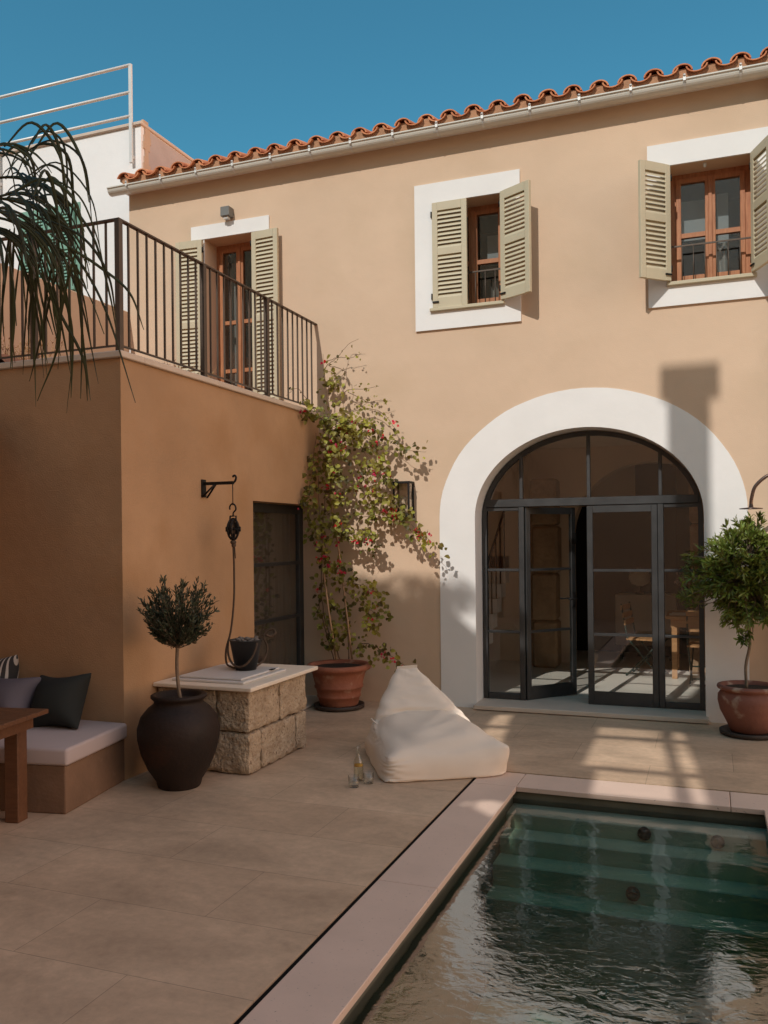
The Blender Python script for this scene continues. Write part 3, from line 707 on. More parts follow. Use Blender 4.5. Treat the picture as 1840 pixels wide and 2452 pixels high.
mb.tube([(-2.64, 10.0, 1.0), (-2.64, 12.9, 3.08)], .016, 8); mb.build('stair_railing', M['iron'], house)
cab = thing('sideboard', 'low pale sideboard seen through the closed glass door leaf', 'sideboard', (-.85, 12.6, .045))
mb = MB(); mb.box(-1.25, 12.25, .25, -.45, 12.6, .95, bev=.01); mb.build('body', mat('sideboard_wood', (.30, .24, .18), .5), cab)
mb = MB(); [mb.mark().box(x, 12.3, .046, x + .04, 12.34, .25) for x in (-1.2, -.54)]; [mb.mark().box(x, 12.52, .046, x + .04, 12.56, .25) for x in (-1.2, -.54)]; mb.build_split('leg', M['iron'], cab)
lp = thing('globe_lamp', 'cream paper globe lamp inside behind the closed door leaf', 'lamp', (-.93, 12.4, .95))
mb = MB(); mb.lathe([(.001, .0), (.07, .0), (.07, .02), (.015, .03), (.012, .12)], (-.93, 12.4, .951), 20); mb.build('base', M['iron'], lp)
mb = MB(); mb.lathe([(.04, 0), (.11, .03), (.145, .09), (.145, .15), (.11, .21), (.04, .24), (.001, .245)], (-.93, 12.4, 1.06), 28); mb.build('lamp_shade', M['lampw'], lp)
tb = thing('dining_table', 'oak dining table inside the house, sunlit through the glass', 'table', (-.05, 11.2, .045))
mb = MB()
for k in range(6): mb.box(-.52, 10.75 + k * .15, .76, .75, 10.895 + k * .15, .795, bev=.004)
mb.build('tabletop', M['tablewood'], tb)
mb = MB(); mb.box(-.46, 10.8, .66, .7, 10.83, .759); mb.box(-.46, 11.55, .66, .7, 11.58, .759); mb.box(-.46, 10.83, .66, -.43, 11.55, .759); mb.build('apron', M['tablewood'], tb)
for x, y in ((-.45, 10.8), (.63, 10.8), (-.45, 11.52), (.63, 11.52)): mb = MB(); mb.box(x, y, .046, x + .06, y + .06, .66); mb.build('leg', M['tablewood'], tb)
def chair(loc, rot, label):
    t = thing('dining_chair', label, 'chair', loc, 'dining chairs round the indoor table'); t.rotation_euler = (0, 0, rot)
    mx = Matrix.Translation(loc) @ Matrix.Rotation(rot, 4, 'Z')
    mb = MB()
    for k in range(5): mb.box(-.2, -.2 + k * .082, .44, .2, -.122 + k * .082, .46, mtx=mx)
    mb.build('seat', M['tablewood'], t)
    mb = MB()
    for k in range(3): mb.box(-.2 , .215 + k * .02, .62 + k * .09, .2, .235 + k * .02, .68 + k * .09, mtx=mx)
    mb.build('backrest', M['tablewood'], t)
    mb = MB()
    for s_ in (-1, 1):
        mb.tube([mx @ Vector(p) for p in ((s_ * .19, -.2, 0), (s_ * .19, .2, .47), (s_ * .19, .27, .88))], .011, 6)
        mb.tube([mx @ Vector(p) for p in ((s_ * .17, .22, 0), (s_ * .17, -.2, .44))], .011, 6)
    for yy, zz in ((-.2, .02), (.22, .02), (.02, .2)): mb.tube([mx @ Vector((-.18, yy, zz)), mx @ Vector((.18, yy, zz))], .009, 6)
    mb.build('frame', M['green'], t); return t
chair((-.74, 11.0, .046), R(80), 'folding slatted chair with green frame at the left end of the indoor table')
chair((-.05, 10.5, .046), R(175), 'folding slatted chair on the near side of the indoor table behind the right sidelight')
vs_ = thing('vase_of_flowers', 'dark vase of pale flowers standing on the indoor dining table', 'vase', (-.22, 11.05, .795))
mb = MB(); mb.lathe([(.001, 0), (.05, 0), (.07, .06), (.06, .13), (.03, .17), (.035, .2)], (-.22, 11.05, .796), 20); mb.build('vase', M['iron'], vs_)
mb = MB(); mf = []; ff = []; r2 = random.Random(3); st = MB()
for k in range(14):
    d = Vector((r2.uniform(-.8, .8), r2.uniform(-.8, .8), 1)).normalized(); p = Vector((-.22, 11.05, .98)); q = p + d * r2.uniform(.2, .38)
    st.tube([p, q], .003, 4)
    for j in range(9): leaf(mf, ff, q, rdir(r2), Vector((0, 0, 1)), .05, .04)
mb.add(mf, ff); mb.build('flowers', mat('pale_petals', (.55, .38, .34), .7, .1, 5, 0, trans=.3), vs_); st.build('stem', M['leafol'], vs_)
bk = thing('paper_stack', 'white papers lying on the indoor dining table', 'papers', (-.4, 10.95, .795))
mb = MB(); mb.mark().box(-.48, 10.85, .796, -.2, 11.0, .81); mb.mark().box(-.45, 10.87, .811, -.22, 11.02, .82); mb.build_split('sheet', M['white'], bk)

# ================================================================== ANNEX
annex = thing('annex', 'low ochre stucco annex with roof terrace and dark recessed glazed door', 'building', (XA, YA, 0))
# +X wall with the recessed door, built as blocks butting each other
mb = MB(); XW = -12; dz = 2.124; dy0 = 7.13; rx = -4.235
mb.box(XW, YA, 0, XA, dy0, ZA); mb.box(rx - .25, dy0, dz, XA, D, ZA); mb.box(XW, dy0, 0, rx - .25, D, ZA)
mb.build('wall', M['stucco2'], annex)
mb = MB(); mb.box(XW, YA - .028, ZA + .001, XA + .03, YA + .25, ZA + .05, bev=.006); mb.box(XA - .25, YA + .251, ZA + .001, XA + .03, D - .002, ZA + .05, bev=.006)
mb.build('terrace_coping', M['sill'], annex)
mb = MB(); mb.box(XW, YA + .26, ZA + .002, XA - .26, D - .03, ZA + .03); mb.build('terrace_floor', M['terra'], annex)
# glazed door
mb = MB(); X0 = rx
def fy(y0, z0, y1, z1, d=.05): mb.box(X0 - d, y0, z0, X0, y1, z1, bev=.003)
fy(dy0 + .001, .03, dy0 + .16, dz - .001); fy(D - .10, .03, D - .002, dz - .001); fy(dy0 + .161, dz - .09, D - .101, dz - .001); fy(dy0 + .161, .03, D - .101, .12)
for z in (1.50, .92): fy(dy0 + .161, z - .018, D - .101, z + .018, .035)
gd = mb.build('door', M['steel'], annex, label='narrow dark steel glazed door with curtain behind')
mb = MB(); mb.box(X0 - .03, dy0 + .15, .1, X0 - .024, D - .09, dz - .08); mb.build('pane', M['glass'], gd)
mb = MB(); pts = []
n = 90; vs = []
for i in range(n + 1):
    y = dy0 + .14 + (D - .1 - dy0 - .14) * i / n; xx = X0 - .12 + .022 * math.sin(i * .55 + math.sin(i * .13) * 2) + .01 * math.sin(i * 1.7)
    vs += [(xx, y, .05), (xx, y, dz - .05)]
mb.add(vs, [(2 * i, 2 * i + 2, 2 * i + 3, 2 * i + 1) for i in range(n)], True); mb.build('curtain', mat('taupe_curtain', (.075, .058, .043), .9), annex)
mb = MB(); mb.box(X0 - .02, dy0 + .01, .004, XA + .12, D - .01, .03, bev=.004); mb.build('threshold', M['sill'], annex)

# ---- terrace railing
rail = thing('terrace_railing', 'bronze metal balustrade with upright bars round the roof terrace', 'railing', (XA, YA, ZA + .05))
zr0, zr1 = 3.20, 4.13; rxx, ryy = XA - .02, YA + .02
mb = MB(); mb.box(XW, ryy - .02, zr1 - .012, rxx + .02, ryy + .02, zr1); mb.box(rxx - .02, ryy + .021, zr1 - .012, rxx + .02, D - .002, zr1); mb.build('top_rail', M['railing'], rail)
mb = MB(); mb.box(XW, ryy - .012, zr0 - .008, rxx, ryy + .012, zr0 + .002); mb.box(rxx - .012, ryy + .013, zr0 - .008, rxx + .012, D - .002, zr0 + .002); mb.build('bottom_rail', M['railing'], rail)
def post(x, y): m2 = MB(); m2.box(x - .022, y - .022, ZA + .05, x + .022, y + .022, zr1 - .0125, bev=.002); m2.build('post', M['railing'], rail)
post(rxx, ryy)
def bal(x, y): m2 = MB(); m2.box(x - .007, y - .007, zr0 + .0025, x + .007, y + .007, zr1 - .0125); m2.build('baluster', M['railing'], rail)
seq = [1.115, 2.25]
for k in range(1, 30):
    y = ryy + k * .1125
    if y > D - .05: break
    if k in (10, 20): post(rxx, y)
    else: bal(rxx, y)
for k in range(1, 20):
    x = rxx - k * .1135
    (post if k % 7 == 0 else bal)(x, ryy)

# ---- low parapet wall + earth + dry brush on the terrace
lw = MB(); lw.box(-6.75, 1.0, 3.0, -6.53, D - .001, 4.52, bev=.01); tag(lw.build('parapet_wall', M['beigewall']), 'beige rendered parapet wall rising left along the back of the roof terrace', 'wall')
mb = MB(); r2 = random.Random(5); n = 40; m_ = 24; vs = []
for i in range(n + 1):
    for j in range(m_ + 1):
        x = -6.52 + 1.35 * j / m_; y = YA + .3 + (D - .4 - YA - .3) * i / n
        hgt = .48 * max(0, 1 - (j / m_) ** 1.3) * (1 - .5 * i / n) + .05 * noise.noise(Vector((x * 4, y * 4, 0))) + .03 * noise.noise(Vector((x * 14, y * 14, 2)))
        vs.append((x, y, ZA + .04 + max(0, hgt)))
mb.add(vs, [(i * (m_ + 1) + j, i * (m_ + 1) + j + 1, (i + 1) * (m_ + 1) + j + 1, (i + 1) * (m_ + 1) + j) for i in range(n) for j in range(m_)], True)
o = mb.build('earth_bank', M['earth']); o['kind'] = 'stuff'; tag(o, 'reddish dry earth banked against the parapet wall on the terrace', 'earth')
mb = MB(); mf = []; ff = []
for cx_, cy_, s_, nn in ((-6.0, 6.0, .45, 60), (-6.1, 6.6, .5, 60), (-5.9, 7.2, .35, 45), (-5.6, 8.2, .55, 90), (-5.95, 7.8, .45, 60), (-6.3, 5.6, .6, 60)):
    for k in range(nn):
        d = Vector((r2.uniform(-.7, .7), r2.uniform(-.7, .7), 1)).normalized(); p = Vector((cx_ + r2.uniform(-.15, .15), cy_ + r2.uniform(-.15, .15), ZA + .15))
        q = p + d * s_ * r2.uniform(.5, 1.1); mid = (p + q) / 2 + rdir(r2) * .03; mb.tube([p, mid, q], .0025, 3, False)
        for j in range(6): leaf(mf, ff, p.lerp(q, r2.uniform(.3, 1)), rdir(r2) + d, Vector((0, 0, 1)), .035, .012)
mb.add(mf, ff); o = mb.build('dry_brush', M['dry']); o['kind'] = 'stuff'; tag(o, 'dry brown brush growing on the terrace earth behind the railing', 'dry plants')

# ================================================================== WHITE NEIGHBOUR
nb = thing('white_house', 'white rendered neighbouring house with flat roof and pipe railing', 'house', (-8, 9, 0))
YW = 9.0; WXR = -6.632; WZ = 7.02
mb = MB(); mb.box(-14, YW, 0, WXR, 14.5, WZ - .05)
mb.build('wall', M['whitehouse'], nb)
mb = MB(); mb.box(-14.02, YW - .03, WZ - .049, WXR + .02, 14.53, WZ, bev=.01); mb.build('parapet_cap', mat('buff_cap', (.60, .47, .37), .8), nb)
mb = MB(); vs = []
for k in range(9):
    z = 6.25 + .09 * k; mb.box(WXR - .02, YW + .05 + .02 * math.sin(k * 2.1), z, WXR + .012, YW + .16 + .03 * math.sin(k * 1.3), z + .09)
mb.build('render_patch', M['beigewall'], nb)
mb = MB(); mb.box(WXR + .0005, YW + .12, 0, WXR + .004, 14.4, WZ - .06); mb.build('side_render', mat('shaded_bare_render', (.47, .39, .35), .95, .12, 1.2, .3, 50, b2=(3, .02)), nb)  # bare render, with the side's shade put into its colour
# green shutters
gz0, gz1 = 5.02, 6.10
a = shutter(-8.08, gz0, gz1, .42, 0, YW - .03, 1, M['greens'], nb); b = shutter(-8.52, gz0, gz1, .42, 0, YW - .03, 1, M['greens'], nb)
mb = MB(); mb.box(-8.6, YW - .012, gz0 - .05, -7.58, YW - .0005, gz1 + .05); mb.build('window_frame', M['greens'], nb)
rr_ = thing('roof_railing', 'pale steel pipe railing fixed to the front of the white roof parapet', 'railing', (-6.75, YW, 6.5))
for x in (-6.75, -8.9, -11):
    mb = MB(); mb.box(x - .022, YW - .06, 6.5, x + .022, YW - .0305, 7.74, bev=.003); mb.box(x - .02, YW - .0300, 6.56, x + .02, YW - .0005, 6.60); mb.build('post', M['metalw'], rr_)
for k, z in enumerate((7.73, 7.39, 7.09)):
    mb = MB(); mb.tube([(-11.5, YW - .045, z), (-6.75, YW - .045, z)], .02, 10); mb.build('rail', M['metalw'], rr_)

# ================================================================== COURTYARD SURROUNDINGS (out of the frame sun patches and reflections)
YO = -8.0
def og(x, y, z=0):                                     # where the ray of sun that lands at (x,y,z) crosses the far facade
    t = (y - YO); return (x - .14 * t, z + .95 * t)
top = 1.10 + .95 * (D - YO)
opp = thing('sun_shaping_house', 'unseen beige house front across the courtyard, outlined and pierced to shape the sunlight', 'house', (0, YO, 0))  # unseen front, its outline and openings shaped to throw shade and sun patches
holes = []
lh = thing('left_light_block', 'plain beige block added unseen on the left to keep light off the seating corner', 'house', (-8, 0, 0))  # unseen block added to keep sky light off the seating corner
mb = MB(); mb.box(-16, YO + 1, 0, -5.3, 2.0, 7.0); mb.box(-16, 2.001, 0, -5.7, 4.30, 4.5); mb.build('wall', M['opp'], lh)
fh = thing('added_reflection_house', 'pale house added out of view to grey the window reflections', 'house', (6, YO, 0))  # unseen, added so the panes mirror grey instead of sky
mb = MB(); mb.box(-1.545, YO - 2, 0, 16, YO, 12.4); mb.build('wall', M['whitehouse'], fh)
def quad(a, b, c, d): return [og(*p) for p in (a, b, c, d)]
# openings added so direct sun imitates the light thrown back by the door glass
holes.append(quad((-.93, 6.70), (-.30, 6.70), (-.40, 7.66), (-.95, 7.66)))
holes.append(quad((-.95, 7.76), (-.42, 7.76), (-.44, 8.10), (-.985, 8.10)))
holes.append(quad((-.78, 5.97), (-.24, 5.97), (-.29, 6.61), (-.82, 6.61)))
holes.append(quad((-.21, 6.70), (-.10, 6.70), (-.21, 7.66), (-.31, 7.66)))
holes.append(quad((-.31, 7.76), (-.22, 7.76), (-.25, 8.08), (-.335, 8.12)))
holes.append(quad((-.12, 5.97), (-.03, 5.97), (-.09, 6.61), (-.19, 6.61)))
holes.append(quad((-1.97, 7.85), (-1.79, 7.85), (-1.85, 8.39), (-1.99, 8.37)))
holes.append(quad((-1.90, 7.0), (-1.66, 7.0), (-1.76, 7.77), (-1.95, 7.77)))
holes.append([og(*p) for p in ((-1.46, 5.42), (-1.29, 5.26), (-1.27, 5.58), (-1.36, 5.63), (-1.47, 5.60))])
holes.append([og(x, y, -1.05) for x, y in ((-1.05, 4.55), (-.15, 4.6), (-.1, 5.12), (-.6, 4.98), (-1.0, 5.1))])  # opening added to throw sun onto the pool floor
holes.append([og(*p) for p in ((-1.575, 5.46), (-1.50, 5.42), (-1.51, 5.575))])
# terrace-height step of the roofline
c0 = 3.06 + .95 * (D - YO); c1 = 3.37 + .95 * (D - YO)
SX = .14 * (D - YO)
outer = [(-34, 0), (-1.55, 0), (-1.55, top - .10), (-.0 - SX, top - .12),  (.0 - SX, c0), (.085 - SX, c0), (.085 - SX, c1), (-.44 - SX, c1), (-.44 - SX, c0), (-.375 - SX, c0), (-.375 - SX, top - .14),
         (-1.5 - SX, top - .2), (-2.28 - SX, top - .32), (-2.66 - SX, top + .02), (-34, top + .05)]
mb = MB(); wall_holes(mb, outer, holes, YO - .04, YO); mb.build('wall', M['opp'], opp)
cn = thing('added_shade_canopy', 'flat canvas canopy on posts, added out of view to darken the seating corner', 'canopy', (-6, 2, 0))  # unseen, added to darken the annex front and bench
lo = MB(); cpts = [(-9, -.8), (-4.25, -.8), (-4.25, 4.2), (-5.2, 5.15), (-9, 5.15)]
lo.add([(x, y, 2.74) for x, y in cpts] + [(x, y, 2.76) for x, y in cpts], [(4, 3, 2, 1, 0), (5, 6, 7, 8, 9)] + [(i, (i + 1) % 5, 5 + (i + 1) % 5, 5 + i) for i in range(5)]); lo.build('canvas', M['opp'], cn)
for x in (-8.9, -4.3):
    for y in (-.7, 2.0): lo = MB(); lo.box(x - .04, y - .04, 0, x + .04, y + .04, 2.739); lo.build('post', M['teak'], cn)
lo = MB(); lo.box(-5.2, -1.1, 0, 2.2, -.9, 4.4); tag(lo.build('added_rear_wall', M['opp']), 'beige wall added behind the viewpoint to darken the near paving', 'wall')  # unseen, added to hold low sky light off the near paving
# roof-edge plants whose soft shadow fringes the sunlight low on the facade
mb = MB(); mf = []; ff = []; r2 = random.Random(11)
for k in range(46):
    x = r2.uniform(-3.7, -1.9) - SX; wx = x; p = Vector((wx, YO + .05, top - .2))
    a = r2.uniform(-.9, .9); L_ = r2.uniform(.3, .62) + 0 * .55
    for t in range(10):
        u = t / 9; q = p + Vector((math.sin(a) * L_ * u, .05 * u, L_ * (u - .35 * u * u)))
        for s_ in (-1, 1): leaf(mf, ff, q, Vector((s_ * .8 + math.sin(a), 0, .5 - u)), Vector((0, 1, 0)), .15, .018)
mb.add(mf, ff); tag(mb.build('roof_palm', M['palm']), 'feathery plants along the roof edge of the far courtyard house', 'plant')

# ================================================================== WELL
well = thing('stone_well', 'rough sandstone block well with a cream stone slab top', 'well', (-3.62, 6.1, 0))
stone = mat('rough_sandstone', (.34, .25, .165), .95, .25, 9, 1, 34, c2=(.56, .44, .31), spots=(38, .60, (.20, .135, .085), .09), bdist=.03, spec=.15)
def rough_block(mb, x0, y0, z0, x1, y1, z1, seed, amp=.012, step=.035):
    """quarried block: grid on each face displaced by noise, corners eaten away"""
    def P(x, y, z):
        p = Vector((x, y, z)); ex = min(x - x0, x1 - x); ey = min(y - y0, y1 - y); ez = min(z - z0, z1 - z)
        e = sorted((ex, ey, ez)); rd = .009 * max(0, 1 - e[1] / .035)
        n_ = noise.noise_vector(p * 11 + Vector((seed, 0, 0))) * amp + noise.noise_vector(p * 30 + Vector((seed, 5, 0))) * amp * .6
        c_ = Vector(((x0 + x1) / 2, (y0 + y1) / 2, (z0 + z1) / 2)); q = p + n_
        k = 1 + .9 * noise.noise(p * 9 + Vector((0, seed, 0)))
        if e[1] < .035:
            dv = Vector((0, 0, 0))
            if ex < .035: dv.x = (1 if x < c_.x else -1)
            if ey < .035: dv.y = (1 if y < c_.y else -1)
            if ez < .035: dv.z = (1 if z < c_.z else -1)
            q += dv * rd * max(0, k)
        return q
    nx, ny, nz = [max(2, int((b - a) / step)) for a, b in ((x0, x1), (y0, y1), (z0, z1))]
    vs = []; fs = []
    def face(fn, na, nb_):
        o = len(vs)
        for i in range(na + 1):
            for j in range(nb_ + 1): vs.append(P(*fn(i / na, j / nb_)))
        for i in range(na):
            for j in range(nb_): fs.append((o + i * (nb_ + 1) + j, o + (i + 1) * (nb_ + 1) + j, o + (i + 1) * (nb_ + 1) + j + 1, o + i * (nb_ + 1) + j + 1))
    lx, ly, lz = x1 - x0, y1 - y0, z1 - z0
    face(lambda u, v: (x0 + lx * u, y0, z0 + lz * v), nx, nz); face(lambda u, v: (x1, y0 + ly * u, z0 + lz * v), ny, nz)
    face(lambda u, v: (x1 - lx * u, y1, z0 + lz * v), nx, nz); face(lambda u, v: (x0, y1 - ly * u, z0 + lz * v), ny, nz)
    face(lambda u, v: (x0 + lx * u, y0 + ly * v, z1), nx, ny); face(lambda u, v: (x0 + lx * u, y1 - ly * v, z0), nx, ny)
    mb.add(vs, fs, True)
wx, wy0, wy1_ = -3.215, 5.585, 6.57; g_ = .005
blocks = [((XA + .01, wy0, .0), (-3.76, wy0 + .3, .31)), ((-3.755, wy0, .0), (wx, wy0 + .20, .31)),
          ((wx - .3, wy0 + .205, .0), (wx, wy0 + .78, .31)), ((wx - .3, wy0 + .785, 0), (wx, wy1_, .31)),
          ((XA + .01, wy0, .315), (-3.50, wy0 + .3, .625)), ((-3.495, wy0, .315), (wx, wy0 + .50, .625)),
          ((wx - .3, wy0 + .505, .315), (wx, wy1_, .625))]
for k, (a, b) in enumerate(blocks):
    m2 = MB(); rough_block(m2, a[0], a[1], a[2] + .002, b[0], b[1], b[2], k * 7.3, .008, .016); m2.build('stone_block', stone, well)
mb = MB(); mb.box(XA + .02, wy0 + .04, 0, wx - .05, wy1_ - .04, .625); mb.build('core', mat('mortar_core', (.12, .075, .045), .95), well)
mb = MB(); mb.box(XA + .002, wy0 - .04, .630, wx + .045, wy1_ + .13, .662, bev=.006); mb.build('slab', M['slabtop'], well)
mb = MB(); mb.box(-3.94, 5.66, .6625, -3.30, 6.36, .682, bev=.005); mb.box(-3.90, 5.70, .6825, -3.34, 6.32, .70, bev=.006); hatch = mb.build('hatch', M['hatch'], well)
mb = MB(); mb.tube([(-3.335, 6.16, .70), (-3.315, 6.16, .706), (-3.315, 6.19, .706), (-3.335, 6.19, .70)], .005, 6); mb.box(-3.35, 6.15, .700, -3.332, 6.20, .705); mb.build('handle', M['iron'], hatch)

# bucket
bc = Vector((-3.545, 6.12, .7015))
bu = thing('well_bucket', 'black tapered bucket full of pebbles standing on the white well hatch', 'bucket', bc)
mb = MB(); mb.lathe([(.001, .002), (.082, .002), (.085, .0), (.128, .235), (.134, .238), (.134, .243), (.126, .243), (.122, .235), (.08, .015), (.001, .015)], bc, 40); mb.build('body', M['bucket'], bu)
mb = MB(); r2 = random.Random(9)
for k in range(46):
    a = r2.uniform(0, 6.28); r_ = .105 * math.sqrt(r2.random()); mb.sphere((bc.x + r_ * math.cos(a), bc.y + r_ * math.sin(a), bc.z + .215 + r2.uniform(0, .035)), r2.uniform(.014, .026), 5, (1, r2.uniform(.6, 1), .7))
mb.build('pebbles', mat('grey_pebbles', (.16, .14, .12), .8, .3, 12), bu)
mb = MB(); pts = [bc + Vector((.13 * math.cos(t) * 1.02, -.05 - .10 * math.sin(t) * .6, .225 - .19 * math.sin(t))) for t in [math.pi * (k / 16) for k in range(17)]]
mb.tube(pts, .009, 8); mb.build('handle', M['rope'], bu)

# pulley
pu = thing('well_pulley', 'black iron wall bracket with hanging hook, pulley wheel and rope above the well', 'pulley', (XA, 6.28, 2.25))
mb = MB(); py_ = 6.28; px_ = -3.745; zz = 2.235
mb.box(XA + .0005, py_ - .03, 2.12, XA + .012, py_ + .03, 2.27); mb.box(XA + .012, py_ - .013, zz - .013, -3.735, py_ + .013, zz + .013, bev=.002)
mb.tube([(XA + .01, py_ - .03, 2.12), (XA + .12, py_ - .008, zz - .01)], .009, 6); mb.tube([(XA + .01, py_ + .05, 2.12), (XA + .12, py_ + .008, zz - .01)], .009, 6)
mb.tube(bez([(-3.75, py_, zz), (-3.725, py_, zz + .01), (-3.712, py_, zz + .04), (-3.725, py_, zz + .06), (-3.745, py_, zz + .05)], 5), .009, 8)
mb.build('bracket', M['iron'], pu)
mb = MB(); mb.tube([(px_, py_, zz - .01), (px_, py_, 2.045)], .004, 6)
mb.tube(bez([(px_, py_, 1.955), (px_ + .005, py_, 1.985), (px_ + .028, py_, 2.01), (px_ + .02, py_, 2.045), (px_ - .008, py_, 2.058), (px_ - .03, py_, 2.035), (px_ - .03, py_, 2.01)], 5), .007, 8); mb.build('hook', M['iron'], pu)
mb = MB()
def ringtube(c, ra, rb, r, ax='y', n=28):
    P = []
    for k in range(n + 1):
        t = 2 * math.pi * k / n
        P.append((c[0] + ra * math.cos(t), c[1] + (0 if ax == 'y' else ra * math.sin(t) * .0), c[2] + rb * math.sin(t)))
    return P
mb.tube([(px_ - .028, py_, 1.955), (px_ + .028, py_, 1.955), (px_ + .03, py_, 1.87), (px_ + .03, py_, 1.80)], .007, 6)
mb.tube([(px_ - .028, py_, 1.955), (px_ - .03, py_, 1.87), (px_ - .03, py_, 1.80)], .007, 6)
mb.tube([(px_ - .065, py_, 1.845), (px_ + .065, py_, 1.845)], .010, 8); mb.tube([(px_ - .065, py_, 1.825), (px_ - .065, py_, 1.865)], .008, 6); mb.tube([(px_ + .065, py_, 1.825), (px_ + .065, py_, 1.865)], .008, 6)
mb.build('block_frame', M['iron'], pu)
mb = MB()
for dx in (-.022, .022):
    P = [(px_ + dx * (1 - .5 * abs(math.sin(t))) , py_ + .062 * math.cos(t), 1.845 + .085 * math.sin(t)) for t in [2 * math.pi * k / 28 for k in range(29)]]; mb.tube(P, .008, 6)
P = [(px_ + .048 * math.cos(t), py_, 1.845 + .088 * math.sin(t)) for t in [2 * math.pi * k / 28 for k in range(29)]]; mb.tube(P, .009, 6)
mb.tube([(px_, py_ - .06, 1.845), (px_, py_ + .06, 1.845)], .006, 6); mb.tube([(px_, py_, 1.76), (px_, py_, 1.93)], .006, 6); mb.build('pulley_wheel', M['iron'], pu)
mb = MB(); mb.sphere((px_, py_, 1.735), .026, 8, (1, 1, .8)); mb.sphere((px_ + .004, py_, 1.71), .02, 8); mb.tube([(px_ + .012, py_, 1.71), (px_ + .02, py_, 1.60)], .004, 5)
mb.tube(bez([(px_, py_, 1.72), (px_ + .005, py_, 1.5), (px_ + .006, py_ - .01, 1.25), (px_ - .02, py_ - .02, 1.0), (px_ - .055, py_ - .04, .84), (px_ - .03, py_ - .08, .735), (px_ + .05, py_ - .14, .713), (px_ + .16, py_ - .20, .712), (px_ + .25, py_ - .16, .712), (px_ + .29, py_ - .03, .76), (px_ + .30, py_ + .02, .86), (px_ + .27, py_ + .0, .955)], 7), .0085, 8)
mb.tube(bez([(px_ + .27, py_, .955), (px_ + .30, py_ + .03, 1.0), (px_ + .345, py_ + .05, 1.01), (px_ + .37, py_ + .03, .975), (px_ + .34, py_ + .01, .955), (px_ + .31, py_ - .02, .97)], 5), .011, 8)
mb.build('rope', M['rope'], pu)

# ================================================================== OLIVE IN DARK URN
uc = Vector((-3.572, 5.215, 0))
ol = thing('potted_olive_tree', 'small round olive tree growing from a big dark clay urn', 'potted tree', uc)
mb = MB(); mb.lathe([(.001, .0), (.145, .0), (.153, .01), (.163, .05), (.215, .13), (.262, .24), (.288, .35), (.290, .42), (.268, .50), (.218, .562), (.178, .592), (.172, .608), (.186, .626), (.197, .636), (.197, .652), (.184, .66), (.160, .655), (.155, .60), (.001, .60)], uc, 64, wob=.02); mb.build('urn', M['urn'], ol)
mb = MB(); mb.disc((uc.x, uc.y, .615), .157, 24); mb.build('soil', M['soil'], ol)
tk = [(uc.x + .02, uc.y, .60), (uc.x, uc.y, .70), (uc.x - .012, uc.y, .85), (uc.x - .005, uc.y, 1.0)]
mb = MB(); mb.tube(bez(tk, 4), .013, 8); mf = []; ff = []; r2 = random.Random(21); cc = Vector((uc.x, uc.y, 1.23))
for k in range(125):
    d = rdir(r2); d.z = d.z * .95 + .12
    e = cc + Vector((d.x * .29, d.y * .27, d.z * .27)) * r2.uniform(.7, 1.0); s0 = Vector(tk[-1]) + Vector((0, 0, r2.uniform(-.02, .06)))
    m1_ = s0.lerp(e, .5) + Vector((0, 0, -.03)) + rdir(r2) * .02; path = bez([s0, m1_, e], 4); mb.tube(path, [.0045 - .0004 * i for i in range(len(path))], 4, False)
    for j in range(40):
        u = r2.uniform(.35, 1); i = min(len(path) - 2, int(u * (len(path) - 1))); p = path[i].lerp(path[i + 1], r2.random()); t = (path[i + 1] - path[i]).normalized()
        leaf(mf, ff, p + rdir(r2) * .008, t * .9 + rdir(r2) * .9 + Vector((0, 0, .35)), rdir(r2), r2.uniform(.030, .050), .011, .1)
mb.build('trunk', M['barkm'], ol); mb = MB(); mb.add(mf, ff); mb.build('crown', M['leafol'], ol)

# ================================================================== BAY TREE IN POT (right)
rc = Vector((.30, 8.17, 0))
bt = thing('potted_bay_tree', 'leafy ball-shaped bay tree on a thin stem in a round terracotta pot', 'potted tree', rc)
mb = MB(); mb.lathe([(.001, .0), (.225, 0), (.245, .01), (.25, .04), (.24, .045), (.20, .03), (.001, .03)], rc, 48); mb.build('saucer', M['saucer'], bt)
mb = MB(); mb.lathe([(.001, .032), (.15, .032), (.16, .04), (.19, .11), (.245, .22), (.262, .30), (.26, .35), (.235, .385), (.23, .395), (.262, .405), (.268, .42), (.262, .435), (.235, .44), (.215, .42), (.21, .39), (.001, .39)], rc, 64, wob=.012, seed=4); mb.build('pot', M['terra2'], bt)
mb = MB(); mb.disc((rc.x, rc.y, .405), .215, 30); mb.build('soil', M['soil'], bt)
mb = MB(); tk = [(rc.x - .02, rc.y, .40), (rc.x - .025, rc.y, .6), (rc.x + .01, rc.y, .8), (rc.x, rc.y, 1.05)]; mb.tube(bez(tk, 5), .014, 8)
mf = []; ff = []; r2 = random.Random(31); cc = Vector((rc.x + .0, rc.y, 1.42)); RR = Vector((.40, .36, .52))
def bayshoot(e, s0, nl=22, ln=.075):
    path = bez([s0, s0.lerp(e, .5) + rdir(r2) * .05, e], 5); mb.tube(path, [.006 - .0004 * i for i in range(len(path))], 4, False)
    for j in range(nl):
        u = r2.uniform(.45, 1) ** .7; i = min(len(path) - 2, int(u * (len(path) - 1))); p = path[i].lerp(path[i + 1], r2.random()); t = (path[i + 1] - path[i]).normalized()
        leaf(mf, ff, p, t * .8 + rdir(r2) * .8 + Vector((0, 0, .15)), rdir(r2) + Vector((0, 0, .6)), r2.uniform(.7, 1.15) * ln, ln * .26, .18, .12)
